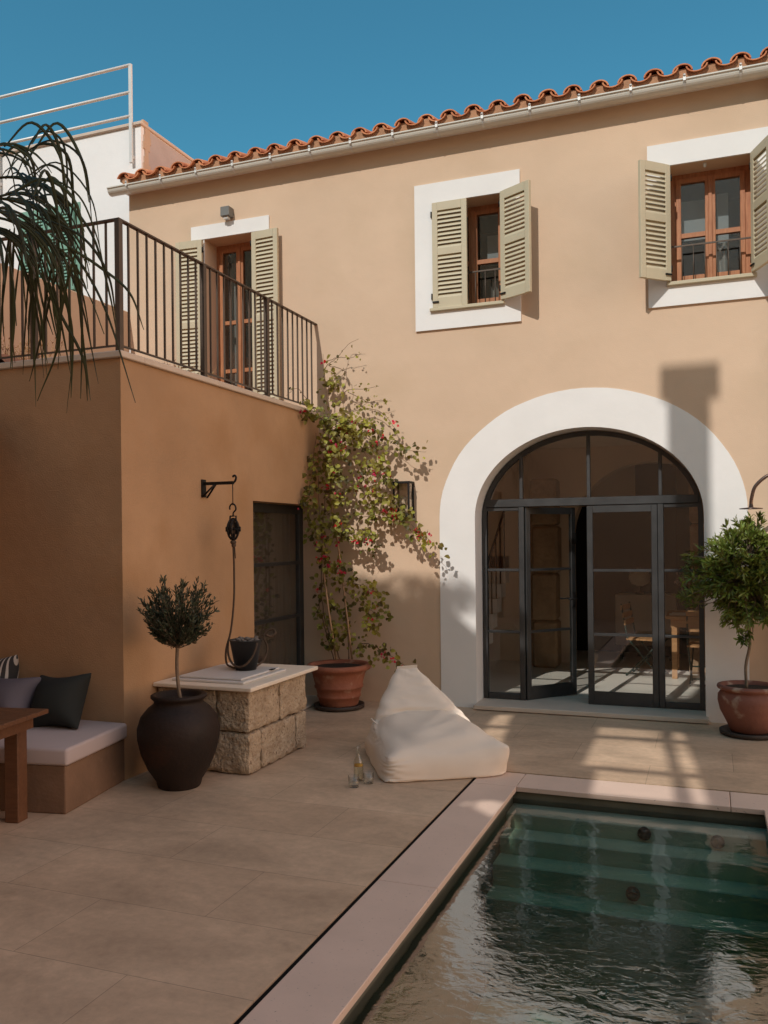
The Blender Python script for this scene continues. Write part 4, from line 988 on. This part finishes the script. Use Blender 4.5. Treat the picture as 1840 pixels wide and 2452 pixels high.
for k in range(400):
    d = rdir(r2); rad = r2.uniform(.55, 1.0) * (1 + .16 * noise.noise(d * 2.4))
    e = cc + Vector((d.x * RR.x, d.y * RR.y, d.z * RR.z)) * rad; bayshoot(e, cc + Vector((d.x * RR.x, d.y * RR.y, d.z * RR.z)) * rad * .35)
for k in range(26):
    e = cc + Vector((r2.uniform(-.58, -.38), r2.uniform(-.2, .2), r2.uniform(-.32, .22))); bayshoot(e, cc + Vector((-.2, 0, (e.z - cc.z) * .6)), 14)
for k in range(5):
    e = Vector((rc.x - .05 + r2.uniform(-.05, .05), rc.y - .1, r2.uniform(.78, .86))); bayshoot(e, Vector((rc.x, rc.y, 1.0)), 12)
mb.build('trunk', M['barkm'], bt); mb = MB(); mb.add(mf, ff); mb.build('crown', M['leafbay'], bt)

# ================================================================== BOUGAINVILLEA
pc = Vector((-3.63, 8.17, 0))
bg_ = thing('potted_bougainvillea', 'tall climbing bougainvillea with pink flowers in a ridged terracotta pot', 'potted climber', pc)
mb = MB(); mb.lathe([(.001, 0), (.235, 0), (.262, .012), (.265, .045), (.25, .05), (.22, .03), (.001, .03)], pc, 48); mb.build('saucer', M['saucer'], bg_)
mb = MB(); mb.lathe([(.001, .032), (.19, .032), (.20, .05), (.215, .12), (.226, .125), (.228, .14), (.222, .15), (.24, .215), (.252, .22), (.254, .24), (.246, .25), (.275, .36), (.295, .40), (.325, .405), (.335, .42), (.335, .445), (.322, .46), (.29, .46), (.27, .44), (.26, .40), (.001, .40)], pc, 64, wob=.008, seed=2); mb.build('pot', M['terra'], bg_)
mb = MB(); mb.disc((pc.x, pc.y, .425), .265, 30); mb.build('soil', M['soil'], bg_)
def V7(x, y, Y): 
    X_ = 650 + .4159 * x; Y_ = 780 + .4159 * y; p = at(X_, Y_, Y)
    if p.x < -3.97: p = atx(X_, Y_, -3.95)
    return p
mb = MB(); cb = MB(); r2 = random.Random(41); mf = []; ff = []; pf = []; pff = []
Vc = V7
cb.tube([V7(375, 1925, 8.2), V7(330, 1640, 8.25), V7(300, 1400, 8.35), V7(298, 1200, 8.4)], .011, 8)
cb.tube([V7(465, 1920, 8.2), V7(440, 1700, 8.3), V7(385, 1270, 8.42), V7(345, 1030, 8.45), V7(300, 760, 8.48)], .010, 8)
branches = [  # (points, depth, leaves, flowers, leafsize)
 ([(360, 1925), (300, 1700), (275, 1620), (300, 1450), (290, 1200), (270, 900), (280, 700), (310, 560)], 8.40, 150, 3, 1),
 ([(400, 1925), (340, 1780), (300, 1650), (290, 1400), (300, 1150), (320, 900), (330, 700), (320, 450), (300, 160)], 8.45, 130, 4, 1),
 ([(450, 1920), (420, 1500), (380, 1250), (340, 1000), (360, 800), (380, 600)], 8.42, 150, 5, 1),
 ([(300, 300), (320, 230), (380, 185), (430, 120), (500, 75)], 8.48, 20, 0, .6), ([(310, 210), (390, 180), (450, 185), (520, 160)], 8.48, 14, 0, .6),
 ([(300, 250), (370, 290), (380, 400), (360, 520)], 8.5, 26, 0, 1), ([(330, 230), (420, 260), (430, 330), (400, 420), (390, 520)], 8.48, 26, 0, 1),
 ([(330, 420), (330, 340), (350, 310)], 8.45, 40, 0, 1.1), ([(380, 440), (440, 370), (560, 362), (620, 345)], 8.48, 22, 0, .6),
 ([(440, 380), (500, 410), (560, 440), (620, 430), (690, 435)], 8.5, 30, 0, .65), ([(400, 520), (540, 480), (640, 505), (710, 590), (740, 660)], 8.5, 26, 1, .7),
 ([(330, 560), (450, 545), (560, 580), (650, 640), (720, 690), (800, 720), (895, 725)], 8.44, 150, 3, .95), ([(310, 540), (240, 520), (190, 470)], 8.35, 90, 2, 1),
 ([(310, 560), (220, 450), (150, 360), (90, 400)], 8.4, 16, 0, .6), ([(340, 560), (470, 490), (560, 440)], 8.46, 40, 0, .8),
 ([(320, 570), (460, 640), (560, 760), (650, 900), (720, 1020), (790, 1130), (880, 1200), (960, 1290)], 8.36, 300, 14, 1),
 ([(330, 600), (500, 610), (600, 700), (640, 800), (700, 900)], 8.40, 190, 6, 1), ([(320, 640), (430, 700), (520, 830), (600, 950), (700, 1060), (760, 1110)], 8.38, 230, 9, 1),
 ([(320, 580), (400, 560), (500, 560), (600, 590)], 8.38, 170, 2, 1.1), ([(300, 600), (360, 700), (420, 720)], 8.34, 160, 6, 1.1), ([(340, 520), (440, 600), (500, 640)], 8.36, 160, 3, 1.1),
 ([(330, 820), (430, 880), (520, 940), (560, 1050), (600, 1100)], 8.38, 100, 3, 1), ([(330, 1170), (430, 1195), (540, 1205), (600, 1185)], 8.36, 110, 4, 1),
 ([(430, 1070), (520, 1100), (620, 1090), (700, 1100)], 8.4, 60, 2, 1), ([(540, 1200), (600, 1260), (560, 1330)], 8.42, 40, 2, .8),
 ([(260, 620), (240, 800), (230, 950), (210, 1020), (250, 1130), (240, 1270)], 8.33, 260, 3, 1.05), ([(300, 750), (350, 860), (430, 860)], 8.36, 110, 1, 1),
 ([(300, 950), (400, 960), (450, 1010)], 8.36, 80, 3, 1), ([(310, 1050), (360, 1120), (430, 1150), (450, 1260)], 8.36, 100, 3, 1),
 ([(310, 1380), (360, 1400), (410, 1400), (400, 1460)], 8.36, 60, 4, 1), ([(300, 1230), (320, 1300), (340, 1390)], 8.34, 60, 5, .9),
 ([(410, 1500), (470, 1480), (540, 1510), (600, 1530), (640, 1570)], 8.36, 110, 3, 1), ([(430, 1530), (510, 1590), (590, 1650), (650, 1685)], 8.36, 90, 2, 1),
 ([(560, 1640), (560, 1720), (620, 1750)], 8.34, 40, 0, 1), ([(430, 1640), (430, 1740), (460, 1820)], 8.36, 45, 0, .9), ([(330, 1700), (360, 1800), (370, 1860)], 8.24, 60, 0, 1.1),
 ([(470, 1890), (520, 1830), (600, 1850), (660, 1890), (720, 1920), (770, 1960)], 8.22, 150, 6, .95), ([(340, 1600), (400, 1650), (460, 1640)], 8.38, 40, 0, .9), ([(290, 1480), (330, 1560), (380, 1640)], 8.38, 40, 0, .9)]
for pts, Y, nl, nf, sz in branches:
    P = [V7(x, y, Y + r2.uniform(-.03, .03)) for x, y in pts]; path = bez(P, 6)
    for i, q in enumerate(path): q += rdir(r2) * .006
    r0 = .0075 if len(pts) > 5 and pts[0][1] > 1500 else .004
    mb.tube(path, [r0 - (r0 - .0016) * i / (len(path) - 1) for i in range(len(path))], 5, False)
    for j in range(int(nl * (.62 if nl < 140 else .5))):
        u = r2.uniform(.08, 1); i = min(len(path) - 2, int(u * (len(path) - 1))); p = path[i].lerp(path[i + 1], r2.random())
        off = Vector((r2.gauss(0, .055), r2.uniform(-.09, .06), r2.gauss(0, .05))) * min(1, nl / 90 + .25)
        p = p + off; p.y = min(p.y, D - .03); p.x = max(p.x, XA + .03) if p.y < D else p.x
        L_ = r2.uniform(.036, .072) * sz
        leaf(mf, ff, p, Vector((r2.uniform(-.8, .8), r2.uniform(-.6, .2), r2.uniform(-1.1, .4))), Vector((r2.uniform(-.9, .9), -1, r2.uniform(-.2, 1.4))), L_, L_ * .78, .12, .15)
    for j in range((nf * 2 + 1) // 3):
        u = r2.uniform(.35, 1); i = min(len(path) - 2, int(u * (len(path) - 1))); p = path[i] + Vector((r2.gauss(0, .04), -.05, r2.gauss(0, .04)))
        for k in range(r2.randint(2, 5)):
            q = p + rdir(r2) * .026; leaf(pf, pff, q, rdir(r2), rdir(r2), .036, .03, .2, .1)
mb.build('stem', M['vinestem'], bg_); cb.build('cane', M['cane'], bg_)
mb = MB(); mb.add(mf, ff); mb.build('leaves', M['leafb'], bg_); mb = MB(); mb.add(pf, pff); mb.build('flowers', M['bract'], bg_)

# ================================================================== PALM, leaves hanging in from the left
pm = thing('palm_tree', 'drooping palm with long narrow dark leaves reaching in from the left edge', 'palm', (-4.15, 3.0, 0))
mb = MB(); pt_ = at(-160, 558, 3.35); tk = [(-4.2, 2.85, 0), (-4.25, 2.9, 1.2), (-4.15, 3.05, 2.4), (pt_.x - .06, pt_.y, pt_.z + .02)]; mb.tube(bez(tk, 6), [.10 - .0030 * i for i in range(19)], 14); mb.build('trunk', M['barkm'], pm)
def strap(vs, fs, P, wd):
    """long narrow blade along path P"""
    o = len(vs); n = len(P)
    for i, p in enumerate(P):
        t = (P[min(i + 1, n - 1)] - P[max(i - 1, 0)]).normalized(); s_ = t.cross(Vector((.3, -1, .15)))
        if s_.length < .05: s_ = t.orthogonal()
        s_ = s_.normalized() * wd * (math.sin(math.pi * min(.97, .12 + .86 * i / (n - 1))) ** .6) * .5
        vs += [p - s_, p + Vector((0, -wd * .18, 0)), p + s_]
    for i in range(n - 1):
        for k in (0, 1): a = o + i * 3 + k; fs.append((a, a + 1, a + 4, a + 3))
r2 = random.Random(52); mb = MB(); mf = []; ff = []
crown = Vector((-4.0, 3.45, 3.85))
def frond(pts, Y0, Y1, nleaf, ll, start=.25, wd=.013):
    P = [at(x, y, Y0 + (Y1 - Y0) * i / (len(pts) - 1)) for i, (x, y) in enumerate(pts)]; path = bez(P, 7); mb.tube(path, [.009 - .0065 * i / (len(path) - 1) for i in range(len(path))], 5, False)
    for j in range(int(nleaf * .30)):
        u = start + (1 - start) * (j + r2.random()) / nleaf; i = min(len(path) - 2, int(u * (len(path) - 1))); p = path[i].lerp(path[i + 1], u * (len(path) - 1) - i)
        t = (path[i + 1] - path[i]).normalized(); sd = (-1, 1)[j % 2]; side = t.cross(Vector((0, 0, 1))); side = side.normalized() if side.length > .1 else Vector((1, 0, 0))
        L_ = ll * r2.uniform(.7, 1.2) * (1 - .35 * u); d0 = (t * .8 + side * sd * .45 + Vector((0, 0, .25))).normalized(); q = p.copy(); Q = [q.copy()]
        v = d0 * L_ / 7
        for s_ in range(7):
            q = q + v; v = v + Vector((0, 0, -L_ * .042)); v = v.normalized() * L_ / 7; Q.append(q.copy())
        strap(mf, ff, Q, wd)
F_ = [
      ([(-160, 560), (-40, 440), (60, 430), (140, 480), (190, 560), (220, 680)], 3.5, 3.6, 40, .48),
      ([(-160, 560), (-40, 480), (60, 490), (130, 540), (160, 640), (170, 760)], 3.3, 3.5, 44, .46),
      ([(-160, 560), (-40, 500), (30, 530), (80, 600), (100, 720)], 3.2, 3.3, 44, .46),
      ([(-160, 570), (-60, 540), (0, 570), (30, 660), (40, 780)], 3.2, 3.2, 36, .44),
      ([(-160, 560), (-20, 520), (80, 560), (150, 620), (210, 700), (250, 800)], 3.4, 3.6, 40, .42),
      ([(-160, 520), (-80, 400), (-20, 350), (20, 380), (40, 470)], 3.3, 3.2, 24, .4),
      ([(-160, 560), (0, 470), (90, 480), (160, 560), (200, 640)], 3.6, 3.8, 30, .4)]
for a in F_: frond(*a)
singles = [[(60, 480), (140, 470), (220, 560), (262, 700), (280, 800)], [(40, 420), (90, 320), (150, 340), (160, 460), (130, 560)], [(60, 400), (95, 345), (160, 370), (175, 470), (165, 560)],
           [(20, 480), (120, 540), (200, 640), (260, 760), (325, 965)], [(100, 520), (200, 570), (260, 660), (280, 780)], [(60, 460), (120, 430), (190, 470), (230, 560), (250, 640)], [(120, 560), (180, 600), (240, 640), (310, 700), (345, 790)],
           [(60, 600), (120, 700), (140, 820), (90, 960)], [(100, 620), (140, 740), (200, 860), (210, 960)], [(80, 560), (130, 660), (175, 800), (160, 990)]]
for k in range(30):
    x = r2.uniform(20, 190); y = r2.uniform(520, 640); dx = r2.uniform(-90, 110)
    singles.append([(x, y), (x + dx * .3, y + 70), (x + dx * .6, y + 170), (x + dx * .8 + r2.uniform(-15, 15), y + r2.uniform(240, 340))])
for k in range(14):
    x = r2.uniform(0, 90); y = r2.uniform(330, 520); dx = r2.uniform(40, 170)
    singles.append([(x, y), (x + dx * .5, y - r2.uniform(20, 70)), (x + dx, y + 20), (x + dx * 1.15, y + r2.uniform(90, 220))])
for pts in singles:
    Y = r2.uniform(3.3, 3.8); strap(mf, ff, bez([at(x, y, Y + .05 * i) for i, (x, y) in enumerate(pts)], 6), r2.uniform(.009, .020))
mb.build('frond_stem', M['palm'], pm); mb = MB(); mb.add(mf, ff); mb.build('crown', M['palm'], pm)

# ================================================================== BENCH, CUSHION, PILLOWS, TABLE
def prism(mb, pts, z0, z1, r=0):
    n = len(pts); vs = [(x, y, z0) for x, y in pts] + [(x, y, z1) for x, y in pts]
    mb.add(vs, [tuple(range(n))[::-1], tuple(range(n, 2 * n))] + [(i, (i + 1) % n, n + (i + 1) % n, n + i) for i in range(n)])
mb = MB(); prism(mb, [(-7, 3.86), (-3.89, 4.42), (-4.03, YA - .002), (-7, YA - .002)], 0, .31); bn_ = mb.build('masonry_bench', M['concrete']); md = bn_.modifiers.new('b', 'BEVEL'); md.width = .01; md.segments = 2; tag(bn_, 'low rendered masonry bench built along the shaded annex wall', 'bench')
mb = MB(); c0x, c1x = -9.0, -3.87
n = 24; vs = []; fs = []
prism(mb, [(-7, 3.85), (-3.868, 4.41), (-4.00, YA - .004), (-7, YA - .004)], .312, .425)
cu = mb.build('bench_cushion', M['cushion']); tag(cu, 'long pale box cushion lying on the masonry bench', 'cushion')
md = cu.modifiers.new('b', 'BEVEL'); md.width = .022; md.segments = 5; cu.data.polygons.foreach_set('use_smooth', [True] * len(cu.data.polygons))
def mt(loc, rx, ry, rz): return Matrix.Translation(loc) @ Matrix.Rotation(rz, 4, 'Z') @ Matrix.Rotation(rx, 4, 'X') @ Matrix.Rotation(ry, 4, 'Y')
pillow('pillow', M['charcoal'], (.50, .46), 9, mt((-4.42, 4.96, .60), R(62), R(-9), R(10)), 'charcoal scatter pillow leaning on the annex wall, rightmost on the bench', 'pillow', 3, 'scatter pillows on the bench')
pillow('pillow', M['lavgrey'], (.62, .42), 9, mt((-4.84, 4.88, .60), R(55), R(-6), R(-6)), 'grey crumpled pillow on the bench just left of the charcoal one', 'pillow', 5, 'scatter pillows on the bench')
# striped one
ms_ = bpy.data.materials.new('striped_ticking'); ms_.use_nodes = True; nt = ms_.node_tree
tc = _n(nt, 'ShaderNodeTexCoord'); wv = _n(nt, 'ShaderNodeTexWave'); wv.inputs['Scale'].default_value = 10; cr = _n(nt, 'ShaderNodeValToRGB'); cr.color_ramp.interpolation = 'CONSTANT'
cr.color_ramp.elements[0].color = (.03, .03, .03, 1); cr.color_ramp.elements[1].color = (.45, .42, .38, 1); cr.color_ramp.elements[1].position = .75
nt.links.new(tc.outputs['Object'], wv.inputs[0]); nt.links.new(wv.outputs[0], cr.inputs[0]); nt.links.new(cr.outputs[0], nt.nodes['Principled BSDF'].inputs['Base Color']); nt.nodes['Principled BSDF'].inputs['Roughness'].default_value = .9
pillow('pillow', ms_, (.44, .44), 9, mt((-5.10, 5.06, .70), R(72), R(-14), R(0)), 'dark pillow with thin pale stripes behind the grey one', 'pillow', 8, 'scatter pillows on the bench')
tt = thing('teak_table', 'teak outdoor table with thick square legs at the left edge', 'table', (-4.6, 3.9, 0)); rot = R(10)
mx = Matrix.Translation((-3.92, 4.31, 0)) @ Matrix.Rotation(rot, 4, 'Z')
mb = MB()
for k in range(8): mb.box(-1.9, -.115 * (k + 1) + .002, .672, 0, -.115 * k - .001, .70, mtx=mx, bev=.003)
mb.build('tabletop', M['teak'], tt)
mb = MB(); mb.box(-1.84, -.10, .595, -.06, -.075, .671, mtx=mx); mb.box(-1.84, -.86, .595, -.06, -.835, .671, mtx=mx); mb.box(-.085, -.834, .595, -.06, -.101, .671, mtx=mx); mb.build('apron', M['teak'], tt)
mb = MB(); mb.box(-.245, -.105, 0, -.15, -.005, .594, mtx=mx, bev=.004); mb.build('leg', M['teak'], tt)
for lx, ly in ((-1.84, -.105), (-1.84, -.86), (-.245, -.86)):
    mb = MB(); mb.box(lx, ly, 0, lx + .095, ly + .1, .594, mtx=mx, bev=.004)
    if (lx, ly) != (-.17, -.855) or True: mb.build('leg', M['teak'], tt)

# ================================================================== BEAN BAG
def beanbag():
    # pyramid bag: long low seat edge towards the pool, tall back corner, a crease where the seat meets the back
    V_ = Vector
    A = V_((-2.20, 5.74, 0)); A2 = at(930, 1808, 5.76); B = at(1206, 1856, 6.20); B2 = at(1220, 1780, 6.22)
    Lb = V_((-2.74, 6.70, 0)); L2 = at(880, 1752, 6.55); C = V_((-1.62, 6.95, 0)); C2 = V_((-1.64, 6.72, .14))
    M1 = at(893, 1722, 6.50); M2 = at(1090, 1702, 6.75); Mc = at(1005, 1735, 6.40)
    Tp = at(950, 1592, 6.92); Tq = at(996, 1588, 6.96)
    quads = [(A, B, B2, A2), (B, C, C2, B2), (C, Lb, L2, C2), (Lb, A, A2, L2), (A2, B2, M2, M1), (M1, M2, Tq, Tp), (B2, C2, M2, M2), (C2, L2, Tp, Tq), (M2, C2, Tq, Tq), (L2, A2, M1, M1), (L2, M1, Tp, Tp), (B, A, Lb, C)]
    vs = []; fs = []; n = 26
    for qi, q in enumerate(quads):
        v, f = grid_quad(q[0], q[1], q[2], q[3], n, n); o = len(vs); vs += v; fs += [tuple(i + o for i in g) for g in f]
    vs, fs = weld(vs, fs)
    X = soft(vs, fs, 1.0, pressure=1.5, grav=2.0, steps=50, iters=30, floor=.004, seed=4, jitter=.003, hydro=.9)
    # fabric wrinkles, laid along the normals
    T = np.array([(f[0], f[1], f[2]) for f in fs]); nrm = np.cross(X[T[:, 1]] - X[T[:, 0]], X[T[:, 2]] - X[T[:, 0]]); N = np.zeros_like(X)
    for k in range(3): np.add.at(N, T[:, k], nrm)
    N /= np.linalg.norm(N, axis=1, keepdims=True) + 1e-9
    zc = Mc.z
    for i, p in enumerate(X):
        x, y, z = p
        up = min(1, max(0, (z - zc + .10) / .12)); topf = min(1, max(0, (.92 - z) / .1))
        r1 = 1 - abs(noise.noise(Vector((x * 2.2 + .8 * z, y * 1.5, z * 15 + .9 * math.sin(x * 5))))) * 2
        r2_ = 1 - abs(noise.noise(Vector((x * 5 + 7, y * 4, z * 24)))) * 2
        d = up * topf * (.011 * max(0, r1) + .004 * max(0, r2_)) * (1.4 - .6 * min(1, max(0, (z - zc) / .3)))
        low = 1 - up; e = min(abs(x - A.x) + abs(y - A.y), abs(x - B2.x) + abs(y - B2.y), abs(x - L2.x) + abs(y - L2.y))
        pu = math.exp(-e / .12); ang = math.atan2(z - .12, (x - A.x) + .01)
        d += low * (.0022 * noise.noise(Vector((x * 6, y * 6, z * 10))) * 2 + pu * .009 * math.sin(ang * 16 + 3 * noise.noise(p * 6 if False else Vector(p) * 6)))
        cr = math.exp(-((z - zc + .035 + .03 * math.sin(x * 6)) / .03) ** 2); d -= .016 * cr * (1 if y < 6.8 else 0)
        X[i] = p + N[i] * d
    X[:, 2] = np.maximum(X[:, 2], .003)
    return X, fs, (Tp, Tq, M1, A2, B2)
X, fs, kp = beanbag()
bb = thing('bean_bag', 'cream canvas pyramid bean bag slumped on the paving', 'bean bag', (-2.1, 6.3, 0))
mb = MB(); mb.add([Vector(p) for p in X], fs, True); o = mb.build('cover', M['canvas'], bb); subsurf(o, 1)
def nearest(q): return Vector(X[int(np.argmin(((X - np.array(q)) ** 2).sum(1)))])
mb = MB(); a = nearest(kp[0]); b = nearest(kp[1]); mb.add([a + Vector((-.004, -.008, -.012)), b + Vector((.004, -.008, -.012)), b + Vector((.010, -.003, .016)), a + Vector((-.006, -.003, .012)), a + Vector((-.004, .006, -.012)), b + Vector((.004, .006, -.012)), b + Vector((.010, .002, .016)), a + Vector((-.006, .002, .012))],
    [(0, 1, 2, 3), (7, 6, 5, 4), (0, 4, 5, 1), (1, 5, 6, 2), (2, 6, 7, 3), (3, 7, 4, 0)]); mb.build('top_seam', M['canvas'], bb)
q = nearest(kp[2]); mb = MB()
for s_ in (0,): mb.tube(bez([q + Vector((-.02 + .02 * s_, -.03, .035)), q + Vector((.02, -.055, .012)), q + Vector((.055, -.05 , -.015))], 4), .006, 6)
mb.build('carry_handle', M['canvas'], bb)

# ================================================================== BOTTLE AND TUMBLERS
bp_ = Vector((-2.405, 5.745, 0))
bo = thing('glass_bottle', 'clear glass bottle with yellow drink standing beside the bean bag', 'bottle', bp_)
mb = MB(); mb.lathe([(.001, .002), (.034, .002), (.036, .01), (.036, .13), (.03, .155), (.014, .18), (.0125, .235), (.016, .24), (.016, .25), (.011, .25), (.0105, .18), (.028, .15), (.033, .13), (.033, .012), (.001, .01)], bp_, 32); mb.build('body', M['bottleglass'], bo)
mb = MB(); mb.lathe([(.001, .012), (.0325, .012), (.0325, .105), (.001, .105)], bp_, 24); mb.build('drink', glassmat('water_in_bottle', (.93, .92, .84), 1.05), bo)
mb = MB(); mb.lathe([(.001, .105), (.0322, .106), (.0322, .118), (.001, .12)], bp_, 24); mb.build('lemon_slice', M['oil'], bo)
for k, (x, y) in enumerate(((-2.375, 5.585), (-2.31, 5.70))):
    gl = thing('tumbler', ['short clear tumbler in front of the bottle', 'short clear tumbler between the bottle and the bean bag'][k], 'glass', (x, y, 0), 'tumblers beside the bean bag')
    mb = MB(); mb.lathe([(.001, .002), (.036, .002), (.038, .006), (.04, .08), (.0375, .08), (.035, .014), (.001, .012)], (x, y, 0), 32); mb.build('cup', M['bottleglass'], gl)
    mb = MB(); mb.lathe([(.001, .0135), (.034, .0135), (.0355, .03), (.001, .03)], (x, y, 0), 24); mb.build('water', glassmat('water_in_tumbler', (.97, .97, .95), 1.05), gl)

# ================================================================== WALL LANTERN, SPOT, SHOWER
lx0, lx1, lz0, lz1 = -3.10, -2.935, 1.99, 2.33; ly = D - .16
la = thing('wall_lantern', 'black box wall lantern with a clear bulb behind the bougainvillea', 'lantern', (-3.02, D, 2.15))
mb = MB(); t = .009
for x in (lx0, lx1):
    for y in (ly, D - .02): mb.box(x - t, y - t, lz0, x + t, y + t, lz1)
mb.box(lx0 - .012, ly - .012, lz1 + .0005, lx1 + .012, D - .004, lz1 + .02); mb.box(lx0 - .012, ly - .012, lz0 - .02, lx1 + .012, D - .004, lz0 - .0005)
mb.tube([(lx1 + .012, D - .06, lz1 - .03), (lx1 + .035, D - .06, lz1 - .03)], .004, 6)
mb.build('frame', M['iron'], la)
mb = MB(); mb.box(lx0 + t, ly - .003, lz0, lx1 - t, ly, lz1); mb.box(lx1 - .002, ly + t, lz0, lx1 + .001, D - .03, lz1); mb.box(lx0 - .001, ly + t, lz0, lx0 + .002, D - .03, lz1); mb.build('pane', M['glass'], la)
mb = MB(); c = ((lx0 + lx1) / 2, (ly + D) / 2, lz0); mb.tube([c, (c[0], c[1], lz0 + .08)], .014, 10); mb.build('socket', M['chrome'], la)
mb = MB(); mb.lathe([(.012, .08), (.03, .13), (.034, .17), (.022, .21), (.001, .222)], c, 20); mb.build('bulb', M['bottleglass'], la)
mb = MB(); mb.box(-5.19, D - .11, 5.445, -5.075, D - .001, 5.555, bev=.006); sp_ = mb.build('wall_spotlight', mat('grey_lamp_metal', (.17, .165, .15), .5)); tag(sp_, 'small grey cube spotlight above the balcony door lintel', 'wall lamp')
mb = MB(); mb.box(-5.16, D - .09, 5.42, -5.105, D - .03, 5.4445); mb.build('lens', M['metalw'], sp_)
sh = thing('garden_shower', 'curved bronze outdoor shower arm and flat round head at the right edge', 'shower', (.75, 8.2, 0))
mb = MB(); mb.tube(bez([(.72, 8.15, .02), (.72, 8.15, 1.0), (.72, 8.15, 2.0), (.70, 8.15, 2.15), (.60, 8.15, 2.27), (.48, 8.15, 2.27), (.37, 8.15, 2.18), (.335, 8.15, 2.07), (.33, 8.15, 2.0)], 7), .0155, 12); mb.lathe([(.001, 0), (.05, 0), (.05, .015), (.001, .02)], (.72, 8.15, .0), 20); mb.build('pipe', M['chrome'], sh)
mb = MB(); mb.lathe([(.001, 1.975), (.095, 1.976), (.096, 1.984), (.02, 1.992), (.016, 2.02), (.001, 2.02)], (.33, 8.15, 0), 32); mb.build('shower_head', M['chrome'], sh)
